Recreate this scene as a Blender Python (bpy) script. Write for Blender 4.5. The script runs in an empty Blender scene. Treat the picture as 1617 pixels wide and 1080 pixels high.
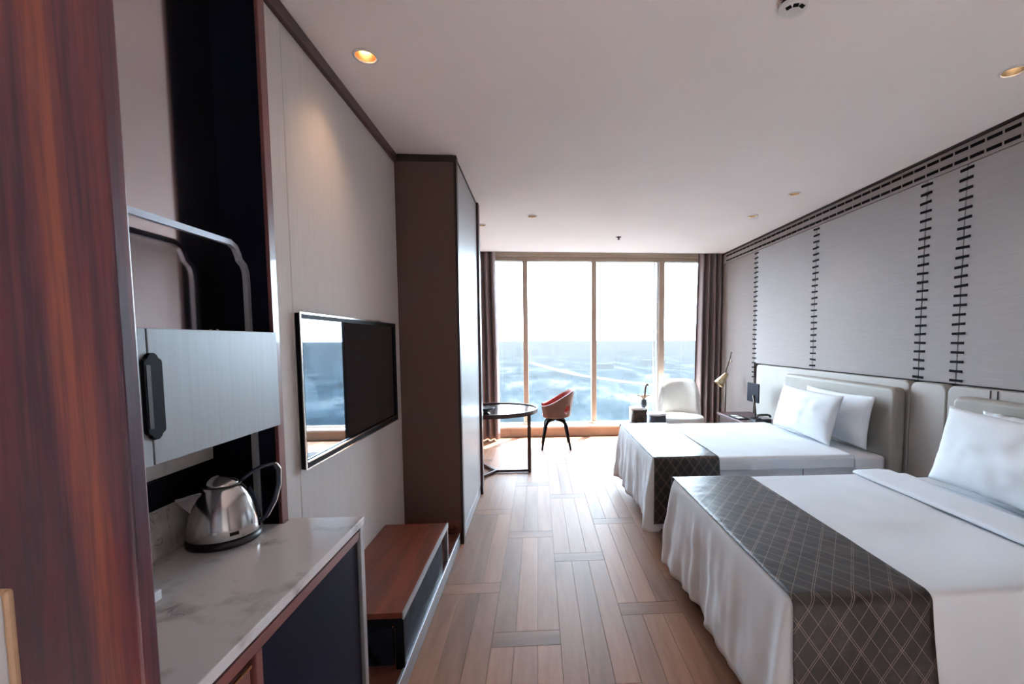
import bpy, bmesh, math, random
from mathutils import Vector, Matrix, noise
random.seed(7)
PI = math.pi
scene = bpy.context.scene
COL = scene.collection

# ------------------------------------------------------------------ camera
CAMH = 1.53
CEIL = 2.85
cam_data = bpy.data.cameras.new('camera')
cam = bpy.data.objects.new('camera', cam_data)
COL.objects.link(cam)
cam_data.sensor_fit = 'HORIZONTAL'
cam_data.sensor_width = 36.0
cam_data.lens = 719.0 / 1617.0 * 36.0
cam_data.shift_x = (808.5 - 898.0) / 1617.0
cam_data.shift_y = (588.0 - 540.0) / 1617.0
cam_data.clip_start = 0.02
cam_data.clip_end = 30000
# columns: world x, y, z axes seen from the camera (x right, y down, z forward)
RX = (0.99778116, -0.00872891, 0.06600424)
RY = (-0.06645134, -0.06922015, 0.99538575)
RZ = (-0.00411981, -0.99756322, -0.06964661)
right = Vector((RX[0], RY[0], RZ[0]))
down = Vector((RX[1], RY[1], RZ[1]))
fwd = Vector((RX[2], RY[2], RZ[2]))
cam.matrix_world = Matrix(((right.x, -down.x, -fwd.x, 0), (right.y, -down.y, -fwd.y, 0),
                           (right.z, -down.z, -fwd.z, CAMH), (0, 0, 0, 1)))
scene.camera = cam

# ------------------------------------------------------------------ sky, sun, exposure
world = bpy.data.worlds.new('hazy_sky')
scene.world = world
world.use_nodes = True
bg = world.node_tree.nodes['Background']
bg.inputs['Color'].default_value = (0.74, 0.87, 1.0, 1)
bg.inputs['Strength'].default_value = 8.0
sun_d = bpy.data.lights.new('sun', 'SUN')
sun_d.energy = 15.0
sun_d.angle = 0.012
sun_d.color = (1.0, 0.95, 0.88)
sun = bpy.data.objects.new('sun', sun_d)
COL.objects.link(sun)
sun.rotation_euler = Vector((-0.5, -1.0, -2.5)).to_track_quat('-Z', 'Y').to_euler()
DOWNLIGHT_W = 12.0
scene.view_settings.view_transform = 'Standard'
scene.view_settings.look = 'None'
scene.view_settings.gamma = 1.0
scene.view_settings.use_curve_mapping = False
scene.view_settings.exposure = 1.88
scene.cycles.max_bounces = 10
scene.cycles.diffuse_bounces = 6
scene.cycles.glossy_bounces = 4
scene.cycles.transparent_max_bounces = 12
scene.cycles.caustics_reflective = False
scene.cycles.caustics_refractive = False
scene.cycles.sample_clamp_indirect = 8.0
scene.cycles.use_denoising = True


# ------------------------------------------------------------------ materials
def new_mat(name):
    m = bpy.data.materials.new(name)
    m.use_nodes = True
    nt = m.node_tree
    return m, nt, nt.nodes['Principled BSDF']


def N(nt, t, **kw):
    n = nt.nodes.new(t)
    for k, v in kw.items():
        if k in n.inputs:
            n.inputs[k].default_value = v
        else:
            setattr(n, k, v)
    return n


def ramp(nt, fac, stops):
    r = nt.nodes.new('ShaderNodeValToRGB')
    el = r.color_ramp.elements
    while len(el) < len(stops):
        el.new(0.5)
    for e, (p, c) in zip(el, stops):
        e.position = p
        e.color = (*c, 1) if len(c) == 3 else c
    nt.links.new(fac, r.inputs[0])
    return r.outputs[0]


def coords(nt, scale=(1, 1, 1), rot=(0, 0, 0), kind='Object', world_space=False):
    if world_space:
        g = nt.nodes.new('ShaderNodeNewGeometry')
        src = g.outputs['Position']
    else:
        tc = nt.nodes.new('ShaderNodeTexCoord')
        src = tc.outputs[kind]
    mp = nt.nodes.new('ShaderNodeMapping')
    mp.inputs['Scale'].default_value = scale
    mp.inputs['Rotation'].default_value = rot
    nt.links.new(src, mp.inputs[0])
    return mp.outputs[0]


def bump(nt, bsdf, height, strength=0.2, dist=0.01):
    b = nt.nodes.new('ShaderNodeBump')
    b.inputs['Strength'].default_value = strength
    b.inputs['Distance'].default_value = dist
    nt.links.new(height, b.inputs['Height'])
    nt.links.new(b.outputs[0], bsdf.inputs['Normal'])


def plain(name, col, rough=0.5, metal=0.0, var=0.06, scale=8.0, coat=0.0, bmp=0.0, spec=0.5):
    m, nt, b = new_mat(name)
    b.inputs['Roughness'].default_value = rough
    b.inputs['Metallic'].default_value = metal
    b.inputs['Coat Weight'].default_value = coat
    b.inputs['Specular IOR Level'].default_value = spec
    n = N(nt, 'ShaderNodeTexNoise', Scale=scale, Detail=4.0)
    nt.links.new(coords(nt), n.inputs[0])
    lo = tuple(c * (1 - var) for c in col)
    hi = tuple(min(1, c * (1 + var)) for c in col)
    nt.links.new(ramp(nt, n.outputs[0], [(0.3, lo), (0.7, hi)]), b.inputs['Base Color'])
    if bmp:
        n2 = N(nt, 'ShaderNodeTexNoise', Scale=scale * 30, Detail=3.0)
        nt.links.new(coords(nt), n2.inputs[0])
        bump(nt, b, n2.outputs[0], bmp, 0.002)
    return m


def wood(name, stops, stretch, rough=0.35, coat=0.2, scale=1.0, fine=0.08, rand=False, warp=0.6, spec=0.5):
    """streaks run along the axis whose stretch is small"""
    m, nt, b = new_mat(name)
    b.inputs['Roughness'].default_value = rough
    b.inputs['Coat Weight'].default_value = coat
    b.inputs['Coat Roughness'].default_value = 0.25
    b.inputs['Specular IOR Level'].default_value = spec
    co = coords(nt, tuple(s * scale for s in stretch), world_space=True)
    if rand:
        oi = nt.nodes.new('ShaderNodeObjectInfo')
        ad = N(nt, 'ShaderNodeVectorMath', operation='ADD')
        ml = N(nt, 'ShaderNodeMath', operation='MULTIPLY')
        ml.inputs[1].default_value = 37.0
        nt.links.new(oi.outputs['Random'], ml.inputs[0])
        nt.links.new(co, ad.inputs[0])
        nt.links.new(ml.outputs[0], ad.inputs[1])
        co = ad.outputs[0]
    n1 = N(nt, 'ShaderNodeTexNoise', Scale=1.0, Detail=5.0, Roughness=0.6, Distortion=warp)
    nt.links.new(co, n1.inputs[0])
    n2 = N(nt, 'ShaderNodeTexNoise', Scale=6.0, Detail=6.0, Roughness=0.7)
    nt.links.new(co, n2.inputs[0])
    mx = N(nt, 'ShaderNodeMath', operation='MULTIPLY_ADD')
    nt.links.new(n2.outputs[0], mx.inputs[0])
    mx.inputs[1].default_value = 0.35
    nt.links.new(n1.outputs[0], mx.inputs[2])
    sb = N(nt, 'ShaderNodeMath', operation='SUBTRACT')
    nt.links.new(mx.outputs[0], sb.inputs[0])
    sb.inputs[1].default_value = 0.17
    out = ramp(nt, sb.outputs[0], stops)
    if rand:
        hs = N(nt, 'ShaderNodeHueSaturation')
        mr = N(nt, 'ShaderNodeMapRange')
        mr.inputs['To Min'].default_value = 0.78
        mr.inputs['To Max'].default_value = 1.25
        nt.links.new(oi.outputs['Random'], mr.inputs[0])
        nt.links.new(mr.outputs[0], hs.inputs['Value'])
        nt.links.new(out, hs.inputs['Color'])
        out = hs.outputs[0]
    nt.links.new(out, b.inputs['Base Color'])
    bump(nt, b, n2.outputs[0], fine, 0.002)
    return m


def marble(name, base, vein, vein2, scale=2.2, rough=0.18, width=0.035, seed=0.0):
    m, nt, b = new_mat(name)
    b.inputs['Roughness'].default_value = rough
    co = coords(nt, (scale, scale, scale), (0.3 + seed, 0.5, 0.6 + seed), world_space=True)
    n = N(nt, 'ShaderNodeTexNoise', Scale=2.4, Detail=3.0, Roughness=0.6, Distortion=1.6)
    nt.links.new(co, n.inputs[0])
    sub = N(nt, 'ShaderNodeMath', operation='SUBTRACT')
    nt.links.new(n.outputs[0], sub.inputs[0])
    sub.inputs[1].default_value = 0.5
    ab = N(nt, 'ShaderNodeMath', operation='ABSOLUTE')
    nt.links.new(sub.outputs[0], ab.inputs[0])
    veins = ramp(nt, ab.outputs[0], [(0.0, vein), (width * 0.35, tuple((a + c) / 2 for a, c in zip(vein, base))), (width, base)])
    n3 = N(nt, 'ShaderNodeTexNoise', Scale=2.6, Detail=3.0)
    nt.links.new(co, n3.inputs[0])
    mask = ramp(nt, n3.outputs[0], [(0.56, (0, 0, 0)), (0.66, (1, 1, 1))])
    n2 = N(nt, 'ShaderNodeTexNoise', Scale=0.9, Detail=4.0)
    nt.links.new(co, n2.inputs[0])
    cloud = ramp(nt, n2.outputs[0], [(0.35, vein2), (0.62, base)])
    mx = N(nt, 'ShaderNodeMix', data_type='RGBA')
    nt.links.new(mask, mx.inputs['Factor'])
    nt.links.new(cloud, mx.inputs['A'])
    mul = N(nt, 'ShaderNodeMix', data_type='RGBA', blend_type='MULTIPLY')
    mul.inputs['Factor'].default_value = 0.9
    nt.links.new(cloud, mul.inputs['A'])
    nt.links.new(veins, mul.inputs['B'])
    nt.links.new(mul.outputs['Result'], mx.inputs['B'])
    nt.links.new(mx.outputs['Result'], b.inputs['Base Color'])
    return m


def weave(name, col, col2, sx, sy, sz, rough=0.85, bmp=0.25, sheen=0.0):
    """streaky woven cloth in world space: large scale across the thread, small along it"""
    m, nt, b = new_mat(name)
    b.inputs['Roughness'].default_value = rough
    b.inputs['Sheen Weight'].default_value = sheen
    co = coords(nt, (sx, sy, sz), world_space=True)
    n = N(nt, 'ShaderNodeTexNoise', Scale=1.0, Detail=4.0, Roughness=0.7)
    nt.links.new(co, n.inputs[0])
    nt.links.new(ramp(nt, n.outputs[0], [(0.3, col2), (0.7, col)]), b.inputs['Base Color'])
    bump(nt, b, n.outputs[0], bmp, 0.002)
    return m


def emit(name, col, strength):
    m = bpy.data.materials.new(name)
    m.use_nodes = True
    nt = m.node_tree
    nt.nodes.clear()
    e = N(nt, 'ShaderNodeEmission')
    e.inputs['Color'].default_value = (*col, 1)
    e.inputs['Strength'].default_value = strength
    o = nt.nodes.new('ShaderNodeOutputMaterial')
    nt.links.new(e.outputs[0], o.inputs[0])
    return m


def glass_mat():
    m = bpy.data.materials.new('window_glass')
    m.use_nodes = True
    nt = m.node_tree
    nt.nodes.clear()
    t = N(nt, 'ShaderNodeBsdfTransparent')
    t.inputs[0].default_value = (0.93, 0.965, 0.98, 1)
    g = N(nt, 'ShaderNodeBsdfGlossy')
    g.inputs['Roughness'].default_value = 0.0
    lw = N(nt, 'ShaderNodeLayerWeight', Blend=0.5)
    pw = N(nt, 'ShaderNodeMath', operation='POWER')
    pw.inputs[1].default_value = 4.0
    nt.links.new(lw.outputs['Facing'], pw.inputs[0])
    f = N(nt, 'ShaderNodeMath', operation='MULTIPLY_ADD')
    f.inputs[1].default_value = 0.5
    f.inputs[2].default_value = 0.03
    nt.links.new(pw.outputs[0], f.inputs[0])
    mx = N(nt, 'ShaderNodeMixShader')
    o = nt.nodes.new('ShaderNodeOutputMaterial')
    nt.links.new(f.outputs[0], mx.inputs[0])
    nt.links.new(t.outputs[0], mx.inputs[1])
    nt.links.new(g.outputs[0], mx.inputs[2])
    nt.links.new(mx.outputs[0], o.inputs[0])
    return m


def smoked_mirror(name, tint, rough, base, share=0.75):
    m, nt, b = new_mat(name)
    b.inputs['Metallic'].default_value = 0.0
    b.inputs['Base Color'].default_value = (*base, 1)
    b.inputs['Roughness'].default_value = rough
    g = N(nt, 'ShaderNodeBsdfGlossy')
    g.inputs['Color'].default_value = (*tint, 1)
    g.inputs['Roughness'].default_value = rough
    mx = N(nt, 'ShaderNodeMixShader')
    mx.inputs[0].default_value = share
    nt.links.new(b.outputs[0], mx.inputs[1])
    nt.links.new(g.outputs[0], mx.inputs[2])
    nt.links.new(mx.outputs[0], nt.nodes['Material Output'].inputs[0])
    return m


def runner_mat():
    m, nt, b = new_mat('quilted_runner')
    b.inputs['Roughness'].default_value = 0.36
    b.inputs['Sheen Weight'].default_value = 0.0
    b.inputs['Sheen Roughness'].default_value = 0.4
    tc = nt.nodes.new('ShaderNodeTexCoord')
    sep = nt.nodes.new('ShaderNodeSeparateXYZ')
    nt.links.new(tc.outputs['UV'], sep.inputs[0])

    def math2(op, a, bb):
        n = N(nt, 'ShaderNodeMath', operation=op)
        for i, v in enumerate((a, bb)):
            if isinstance(v, (int, float)):
                n.inputs[i].default_value = v
            else:
                nt.links.new(v, n.inputs[i])
        return n.outputs[0]
    u, v = sep.outputs[0], sep.outputs[1]
    vs = math2('MULTIPLY', v, 0.72)
    lines = None
    for op in ('ADD', 'SUBTRACT'):
        w = math2('MULTIPLY', math2(op, u, vs), 1 / 0.072)
        fr = math2('FRACT', w, 0)
        single = math2('LESS_THAN', fr, 0.026)
        # every second seam is a double one
        half = math2('FRACT', math2('MULTIPLY', w, 0.5), 0)
        a = math2('GREATER_THAN', half, 0.060)
        c = math2('LESS_THAN', half, 0.073)
        dbl = math2('MULTIPLY', a, c)
        l = math2('MAXIMUM', single, dbl)
        lines = l if lines is None else math2('MAXIMUM', lines, l)
    n = N(nt, 'ShaderNodeTexNoise', Scale=7.0, Detail=8.0, Roughness=0.75)
    nt.links.new(tc.outputs['UV'], n.inputs[0])
    cloth = ramp(nt, n.outputs[0], [(0.32, (0.010, 0.008, 0.008)), (0.55, (0.026, 0.019, 0.018)), (0.75, (0.055, 0.047, 0.045))])
    mx = N(nt, 'ShaderNodeMix', data_type='RGBA')
    nt.links.new(lines, mx.inputs['Factor'])
    nt.links.new(cloth, mx.inputs['A'])
    mx.inputs['B'].default_value = (0.27, 0.20, 0.165, 1)
    nt.links.new(mx.outputs['Result'], b.inputs['Base Color'])
    n2 = N(nt, 'ShaderNodeTexNoise', Scale=160.0, Detail=2.0)
    nt.links.new(tc.outputs['UV'], n2.inputs[0])
    hh = math2('ADD', math2('MULTIPLY', lines, -0.8), n2.outputs[0])
    bump(nt, b, hh, 0.25, 0.003)
    return m


def ground_mat():
    m, nt, b = new_mat('plain_seen_from_above')
    b.inputs['Roughness'].default_value = 1.0
    b.inputs['Specular IOR Level'].default_value = 0.0
    co = coords(nt, (0.009, 0.0024, 1), world_space=True)
    n = N(nt, 'ShaderNodeTexNoise', Scale=1.0, Detail=9.0, Roughness=0.62, Distortion=0.4)
    nt.links.new(co, n.inputs[0])
    nt.links.new(ramp(nt, n.outputs[0], [(0.36, (0.0015, 0.006, 0.009)), (0.47, (0.0075, 0.015, 0.021)),
                                         (0.55, (0.016, 0.024, 0.031)), (0.66, (0.055, 0.059, 0.063))]), b.inputs['Base Color'])
    return m


MAHOG = [(0.28, (0.022, 0.006, 0.012)), (0.40, (0.085, 0.016, 0.026)), (0.48, (0.036, 0.013, 0.028)),
         (0.57, (0.12, 0.028, 0.032)), (0.64, (0.22, 0.060, 0.034)), (0.71, (0.085, 0.018, 0.026))]
M = {}
M['ceiling'] = plain('ceiling_paint', (0.93, 0.872, 0.845), 0.85, var=0.015, scale=2, bmp=0.03)
M['wall_plain'] = plain('wall_paint', (0.78, 0.74, 0.72), 0.8, var=0.02)
M['wall_fabric'] = weave('grey_wall_cloth', (0.37, 0.34, 0.335), (0.325, 0.30, 0.295), 12, 5, 160, 0.85, 0.2)
M['frieze_fabric'] = weave('shaded_frieze_cloth', (0.31, 0.26, 0.25), (0.27, 0.225, 0.22), 12, 5, 160, 0.85, 0.2)  # same cloth as the wall, shading along the top put into its colour
M['shaded_cloth'] = weave('curtain_shaded_wall_cloth', (0.26, 0.215, 0.20), (0.225, 0.185, 0.175), 12, 5, 160, 0.85, 0.2)  # wall cloth browned to stand in for the curtain's shade on the last panel
M['stitch'] = plain('black_leather_stitch', (0.008, 0.007, 0.009), 0.8, spec=0.08)
M['joint'] = plain('dark_joint', (0.02, 0.017, 0.017), 0.8)
M['padding'] = plain('greige_leather', (0.40, 0.37, 0.34), 0.55, var=0.03, scale=5, bmp=0.06)
M['headboard'] = plain('grey_headboard_leather', (0.30, 0.275, 0.245), 0.5, var=0.04, scale=6, bmp=0.08)
M['tv_panel'] = weave('pale_panel_cloth', (0.62, 0.57, 0.54), (0.57, 0.53, 0.50), 60, 60, 4, 0.75, 0.1)
M['mahogany'] = wood('mahogany_veneer', MAHOG, (7.5, 7.5, 0.28), 0.38, 0.25, 1.25, 0.12)
M['mahogany_flat'] = wood('red_brown_bench_wood', [(0.25, (0.06, 0.012, 0.006)), (0.5, (0.14, 0.03, 0.013)), (0.75, (0.22, 0.052, 0.022))],
                          (13, 1.0, 13), 0.35, 0.3, 1.1, 0.08)
M['crown'] = wood('burgundy_trim_wood', [(0.3, (0.03, 0.008, 0.012)), (0.7, (0.08, 0.018, 0.024))], (12, 1, 12), 0.4, 0.2)
M['burgundy'] = plain('burgundy_edge_lacquer', (0.17, 0.055, 0.05), 0.32, var=0.1, coat=0.3)
M['dark_trim'] = plain('dark_brown_trim', (0.022, 0.013, 0.013), 0.4, var=0.1)
M['black'] = plain('black_lacquer', (0.005, 0.006, 0.009), 0.5, var=0.1, spec=0.08)
M['navy_black'] = plain('navy_black_lacquer', (0.005, 0.006, 0.016), 0.45, var=0.1, spec=0.06)
M['wardrobe_side'] = plain('taupe_wardrobe_panel', (0.105, 0.064, 0.052), 0.6, var=0.03, spec=0.3, scale=3)
M['wardrobe_front'] = plain('white_wardrobe_lacquer', (0.35, 0.355, 0.36), 0.4, var=0.015, scale=2)
M['grey_metal'] = plain('grey_metal', (0.42, 0.43, 0.45), 0.35, 0.85, var=0.05, scale=20)
M['rail_metal'] = plain('pewter_rail_metal', (0.40, 0.42, 0.46), 0.42, 0.7, var=0.08, scale=12)
M['champagne'] = plain('champagne_window_frame', (0.46, 0.36, 0.28), 0.42, 0.35, var=0.05, scale=6)
M['sill'] = plain('pale_sill_stone', (0.66, 0.60, 0.54), 0.45, var=0.04)
M['plinth'] = plain('tan_plinth_panel', (0.42, 0.30, 0.22), 0.5, var=0.06)
M['floor_base'] = wood('floor_base_wood', [(0.3, (0.11, 0.065, 0.042)), (0.7, (0.17, 0.105, 0.07))], (10, 1, 10), 0.4, 0.1)
M['plank'] = wood('oak_plank', [(0.3, (0.19, 0.083, 0.045)), (0.5, (0.245, 0.112, 0.064)), (0.72, (0.30, 0.143, 0.084))],
                  (9, 0.9, 9), 0.5, 0.0, 1.0, 0.10, rand=True, spec=0.2)
M['plank_cross'] = wood('oak_cross_plank', [(0.3, (0.165, 0.070, 0.037)), (0.5, (0.22, 0.099, 0.055)), (0.72, (0.265, 0.128, 0.074))],
                        (0.9, 9, 9), 0.5, 0.0, 1.0, 0.10, rand=True, spec=0.2)
M['marble'] = marble('grey_white_marble', (0.64, 0.625, 0.62), (0.12, 0.11, 0.115), (0.56, 0.55, 0.555), 2.6, 0.16, 0.012)
M['dark_marble'] = marble('blue_black_marble', (0.022, 0.028, 0.042), (0.30, 0.32, 0.35), (0.012, 0.015, 0.024), 5.0, 0.4, 0.03)
M['dark_marble'].node_tree.nodes['Principled BSDF'].inputs['Specular IOR Level'].default_value = 0.03
M['red_stone'] = marble('red_brown_stone', (0.16, 0.06, 0.04), (0.32, 0.20, 0.15), (0.09, 0.03, 0.022), 8.0, 0.3, 0.05)
M['mirror'] = smoked_mirror('smoked_mirror', (0.80, 0.74, 0.77), 0.08, (0.004, 0.004, 0.010))
M['cab_metal'] = weave('brushed_pewter', (0.29, 0.305, 0.32), (0.255, 0.27, 0.285), 90, 90, 2.0, 0.42, 0.08)
M['cab_metal'].node_tree.nodes['Principled BSDF'].inputs['Metallic'].default_value = 0.35
M['steel'] = plain('polished_steel', (0.62, 0.60, 0.59), 0.16, 1.0, var=0.03)
M['black_plastic'] = plain('black_plastic', (0.012, 0.012, 0.014), 0.4)
M['blue_plastic'] = plain('dark_blue_plastic', (0.02, 0.03, 0.055), 0.25)
M['screen'] = smoked_mirror('tv_glass', (0.50, 0.66, 0.80), 0.02, (0.002, 0.003, 0.007), 0.5)
M['linen'] = plain('white_linen', (0.72, 0.77, 0.825), 0.8, var=0.012, scale=5, bmp=0.08)
M['pillow'] = plain('white_pillow_cotton', (0.74, 0.78, 0.825), 0.8, var=0.01, scale=5, bmp=0.06)
M['mattress'] = plain('pale_blue_white_ticking', (0.72, 0.75, 0.80), 0.75, var=0.015, scale=5, bmp=0.05)
M['runner'] = runner_mat()
M['curtain'] = weave('brown_curtain_cloth', (0.26, 0.19, 0.185), (0.20, 0.145, 0.145), 30, 30, 1.5, 0.7, 0.15, 0.2)
M['table_top'] = plain('dark_glossy_table_top', (0.03, 0.026, 0.028), 0.14, var=0.1, coat=0.5)
M['walnut'] = wood('dark_walnut', [(0.3, (0.03, 0.012, 0.010)), (0.7, (0.075, 0.03, 0.022))], (12, 12, 1.2), 0.4, 0.2)
M['leather'] = plain('brown_leather', (0.22, 0.115, 0.09), 0.5, var=0.08, scale=9, bmp=0.1)
M['red_leather'] = plain('red_lining_leather', (0.30, 0.03, 0.025), 0.5, var=0.06)
M['cream'] = plain('cream_boucle', (0.74, 0.72, 0.68), 0.85, var=0.03, scale=20, bmp=0.2)
M['drum_navy'] = plain('navy_ceramic', (0.012, 0.02, 0.045), 0.35, var=0.15, coat=0.1)
M['drum_bronze'] = plain('bronze_black_drum', (0.05, 0.035, 0.025), 0.3, 0.6, var=0.6, scale=14)
M['stone_top'] = plain('pale_stone_top', (0.72, 0.74, 0.77), 0.3, var=0.03)
M['petal'] = plain('tan_petal', (0.50, 0.33, 0.20), 0.6, var=0.2, scale=40)
M['twig'] = plain('brown_twig', (0.12, 0.08, 0.065), 0.7, var=0.2)
M['vase'] = plain('grey_vase', (0.09, 0.09, 0.095), 0.3)
M['brass'] = plain('aged_brass', (0.50, 0.40, 0.25), 0.28, 0.9)
M['bronze'] = plain('dark_bronze', (0.10, 0.08, 0.065), 0.4, 0.7)
M['white_plastic'] = plain('white_plastic', (0.75, 0.74, 0.72), 0.45)
M['detector_base'] = plain('pinkish_detector_base', (0.45, 0.30, 0.27), 0.5)
M['lamp_glow'] = emit('lamp_glow', (1.0, 0.72, 0.42), 14.0)
M['copper'] = plain('copper_reflector', (0.55, 0.30, 0.16), 0.25, 0.9)
M['tan_edge'] = plain('tan_edge_band', (0.50, 0.33, 0.20), 0.5)
M['white_board'] = plain('white_lacquer_board', (0.60, 0.60, 0.62), 0.4, var=0.02)
M['glass'] = glass_mat()
M['ground'] = ground_mat()
M['road'] = plain('pale_road', (0.06, 0.06, 0.062), 0.9, spec=0.0)
M['far_block'] = plain('pale_far_concrete', (0.030, 0.036, 0.042), 0.9, var=0.1, scale=0.02, spec=0.0)
M['far_roof'] = plain('pale_far_roof', (0.036, 0.043, 0.05), 0.9, spec=0.0)
M['exterior'] = plain('exterior_panel', (0.60, 0.64, 0.68), 0.5)


# ------------------------------------------------------------------ mesh helpers
class MB:
    def __init__(self):
        self.v = []
        self.f = []
        self.uv = None

    def add(self, vs, fs):
        b = len(self.v)
        self.v += [tuple(p) for p in vs]
        self.f += [tuple(i + b for i in q) for q in fs]
        return self

    def box(self, x0, x1, y0, y1, z0, z1):
        return self.add([(x0, y0, z0), (x1, y0, z0), (x1, y1, z0), (x0, y1, z0),
                         (x0, y0, z1), (x1, y0, z1), (x1, y1, z1), (x0, y1, z1)],
                        [(0, 3, 2, 1), (4, 5, 6, 7), (0, 1, 5, 4), (1, 2, 6, 5), (2, 3, 7, 6), (3, 0, 4, 7)])

    def lathe(self, prof, c=(0, 0, 0), seg=32, cap0=True, cap1=True, mtx=None):
        vs, fs = [], []
        for (r, z) in prof:
            for k in range(seg):
                a = 2 * PI * k / seg
                p = Vector((r * math.cos(a), r * math.sin(a), z))
                if mtx is not None:
                    p = mtx @ p
                vs.append((p.x + c[0], p.y + c[1], p.z + c[2]))
        n = len(prof)
        for i in range(n - 1):
            for k in range(seg):
                k2 = (k + 1) % seg
                fs.append((i * seg + k, i * seg + k2, (i + 1) * seg + k2, (i + 1) * seg + k))
        if cap0:
            fs.append(tuple(reversed(range(seg))))
        if cap1:
            fs.append(tuple((n - 1) * seg + k for k in range(seg)))
        return self.add(vs, fs)

    def tube(self, pts, r, seg=10, flat=None):
        """round (or, with flat=(w,h), rectangular) section swept along pts"""
        pts = [Vector(p) for p in pts]
        n = len(pts)
        vs, fs = [], []
        up = Vector((0, 0, 1))
        d0 = (pts[1] - pts[0]).normalized()
        if abs(d0.z) > 0.9:
            up = Vector((0, 1, 0))
        side = d0.cross(up).normalized()
        rr = r if isinstance(r, (list, tuple)) else [r] * n
        for i, p in enumerate(pts):
            if i == 0:
                t = pts[1] - pts[0]
            elif i == n - 1:
                t = pts[-1] - pts[-2]
            else:
                t = (pts[i + 1] - pts[i]).normalized() + (pts[i] - pts[i - 1]).normalized()
            t.normalize()
            side = (side - t * side.dot(t)).normalized()
            b = t.cross(side)
            for k in range(seg):
                a = 2 * PI * (k + 0.5) / seg
                vs.append(p + side * (rr[i] * math.cos(a)) + b * (rr[i] * math.sin(a)))
        for i in range(n - 1):
            for k in range(seg):
                k2 = (k + 1) % seg
                fs.append((i * seg + k, i * seg + k2, (i + 1) * seg + k2, (i + 1) * seg + k))
        fs.append(tuple(reversed(range(seg))))
        fs.append(tuple((n - 1) * seg + k for k in range(seg)))
        return self.add(vs, fs)

    def prism(self, outline, axis, a0, a1):
        """outline of 2-D points extruded along 'x','y' or 'z'"""
        n = len(outline)

        def p3(p, a):
            return {'x': (a, p[0], p[1]), 'y': (p[0], a, p[1]), 'z': (p[0], p[1], a)}[axis]
        vs = [p3(p, a0) for p in outline] + [p3(p, a1) for p in outline]
        fs = [tuple(reversed(range(n))), tuple(range(n, 2 * n))]
        for k in range(n):
            k2 = (k + 1) % n
            fs.append((k, k2, n + k2, n + k))
        return self.add(vs, fs)

    def grid(self, rows, closed_u=False):
        nr, nc = len(rows), len(rows[0])
        vs = [p for r in rows for p in r]
        fs = []
        for i in range(nr - 1):
            for j in range(nc - (0 if closed_u else 1)):
                j2 = (j + 1) % nc
                fs.append((i * nc + j, i * nc + j2, (i + 1) * nc + j2, (i + 1) * nc + j))
        return self.add(vs, fs)


def mesh_of(name, mb, mat, smooth=False, merge=0.0, fixnormals=True):
    me = bpy.data.meshes.new(name)
    me.from_pydata(mb.v, [], mb.f)
    if mb.uv:
        l = me.uv_layers.new(name='UVMap')
        for lp in me.loops:
            l.data[lp.index].uv = mb.uv[lp.vertex_index]
    bm = bmesh.new()
    bm.from_mesh(me)
    if merge:
        bmesh.ops.remove_doubles(bm, verts=bm.verts, dist=merge)
    if fixnormals:
        bmesh.ops.recalc_face_normals(bm, faces=bm.faces)
    bm.to_mesh(me)
    bm.free()
    if mat is not None:
        me.materials.append(mat)
    if smooth:
        for p in me.polygons:
            p.use_smooth = True
    return me


def link(name, me, parent=None, loc=None):
    o = bpy.data.objects.new(name, me)
    COL.objects.link(o)
    if loc is not None:
        o.location = loc
    if parent is not None:
        o.parent = parent
        if parent.type == 'EMPTY' and loc is None and not parent.get('_local'):
            o.matrix_parent_inverse = Matrix.Translation(-Vector(parent.location))
    return o


def obj(name, mb, mat, parent=None, bevel=0.0, smooth=False, solid=0.0, subs=0, merge=0.0, loc=None, solid_off=0.0, segs=2):
    o = link(name, mesh_of(name, mb, M[mat] if isinstance(mat, str) else mat, smooth, merge), parent, loc)
    if solid:
        s = o.modifiers.new('thickness', 'SOLIDIFY')
        s.thickness = solid
        s.offset = solid_off
    if bevel:
        b = o.modifiers.new('edge', 'BEVEL')
        b.width = bevel
        b.segments = segs
        b.limit_method = 'ANGLE'
        b.angle_limit = math.radians(40)
    if subs:
        s = o.modifiers.new('round', 'SUBSURF')
        s.levels = subs
        s.render_levels = subs
    return o


def tag(o, label, cat, group=None):
    o['label'] = label
    o['category'] = cat
    if group:
        o['group'] = group
    return o


def thing(name, label, cat, loc=(0, 0, 0), group=None):
    o = bpy.data.objects.new(name, None)
    COL.objects.link(o)
    o.empty_display_size = 0.1
    o.location = loc
    return tag(o, label, cat, group)


def struct(o):
    o['kind'] = 'structure'
    return o


def rrect(x0, x1, y0, y1, r, seg=5, corners=(1, 1, 1, 1)):
    """rounded rectangle outline, corners: (x0y0, x1y0, x1y1, x0y1)"""
    out = []
    for (cx, cy, a0, on, px, py) in ((x0 + r, y0 + r, PI, corners[0], x0, y0), (x1 - r, y0 + r, 1.5 * PI, corners[1], x1, y0),
                                     (x1 - r, y1 - r, 0, corners[2], x1, y1), (x0 + r, y1 - r, 0.5 * PI, corners[3], x0, y1)):
        if on:
            for k in range(seg + 1):
                a = a0 + 0.5 * PI * k / seg
                out.append((cx + r * math.cos(a), cy + r * math.sin(a)))
        else:
            out.append((px, py))
    return out


def nz(x, y, z=0.0, s=1.0):
    return noise.noise(Vector((x * s, y * s, z * s)))


# ------------------------------------------------------------------ the room shell
XL, XR = -1.30, 2.90          # masonry behind the panelling
YB, YG = -2.2, 7.42           # back wall, glass plane
floor = struct(obj('floor', MB().box(XL - 0.1, XR + 0.1, YB - 0.1, 7.6, -0.12, -0.004), 'floor_base'))

PW = 0.1167


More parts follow.
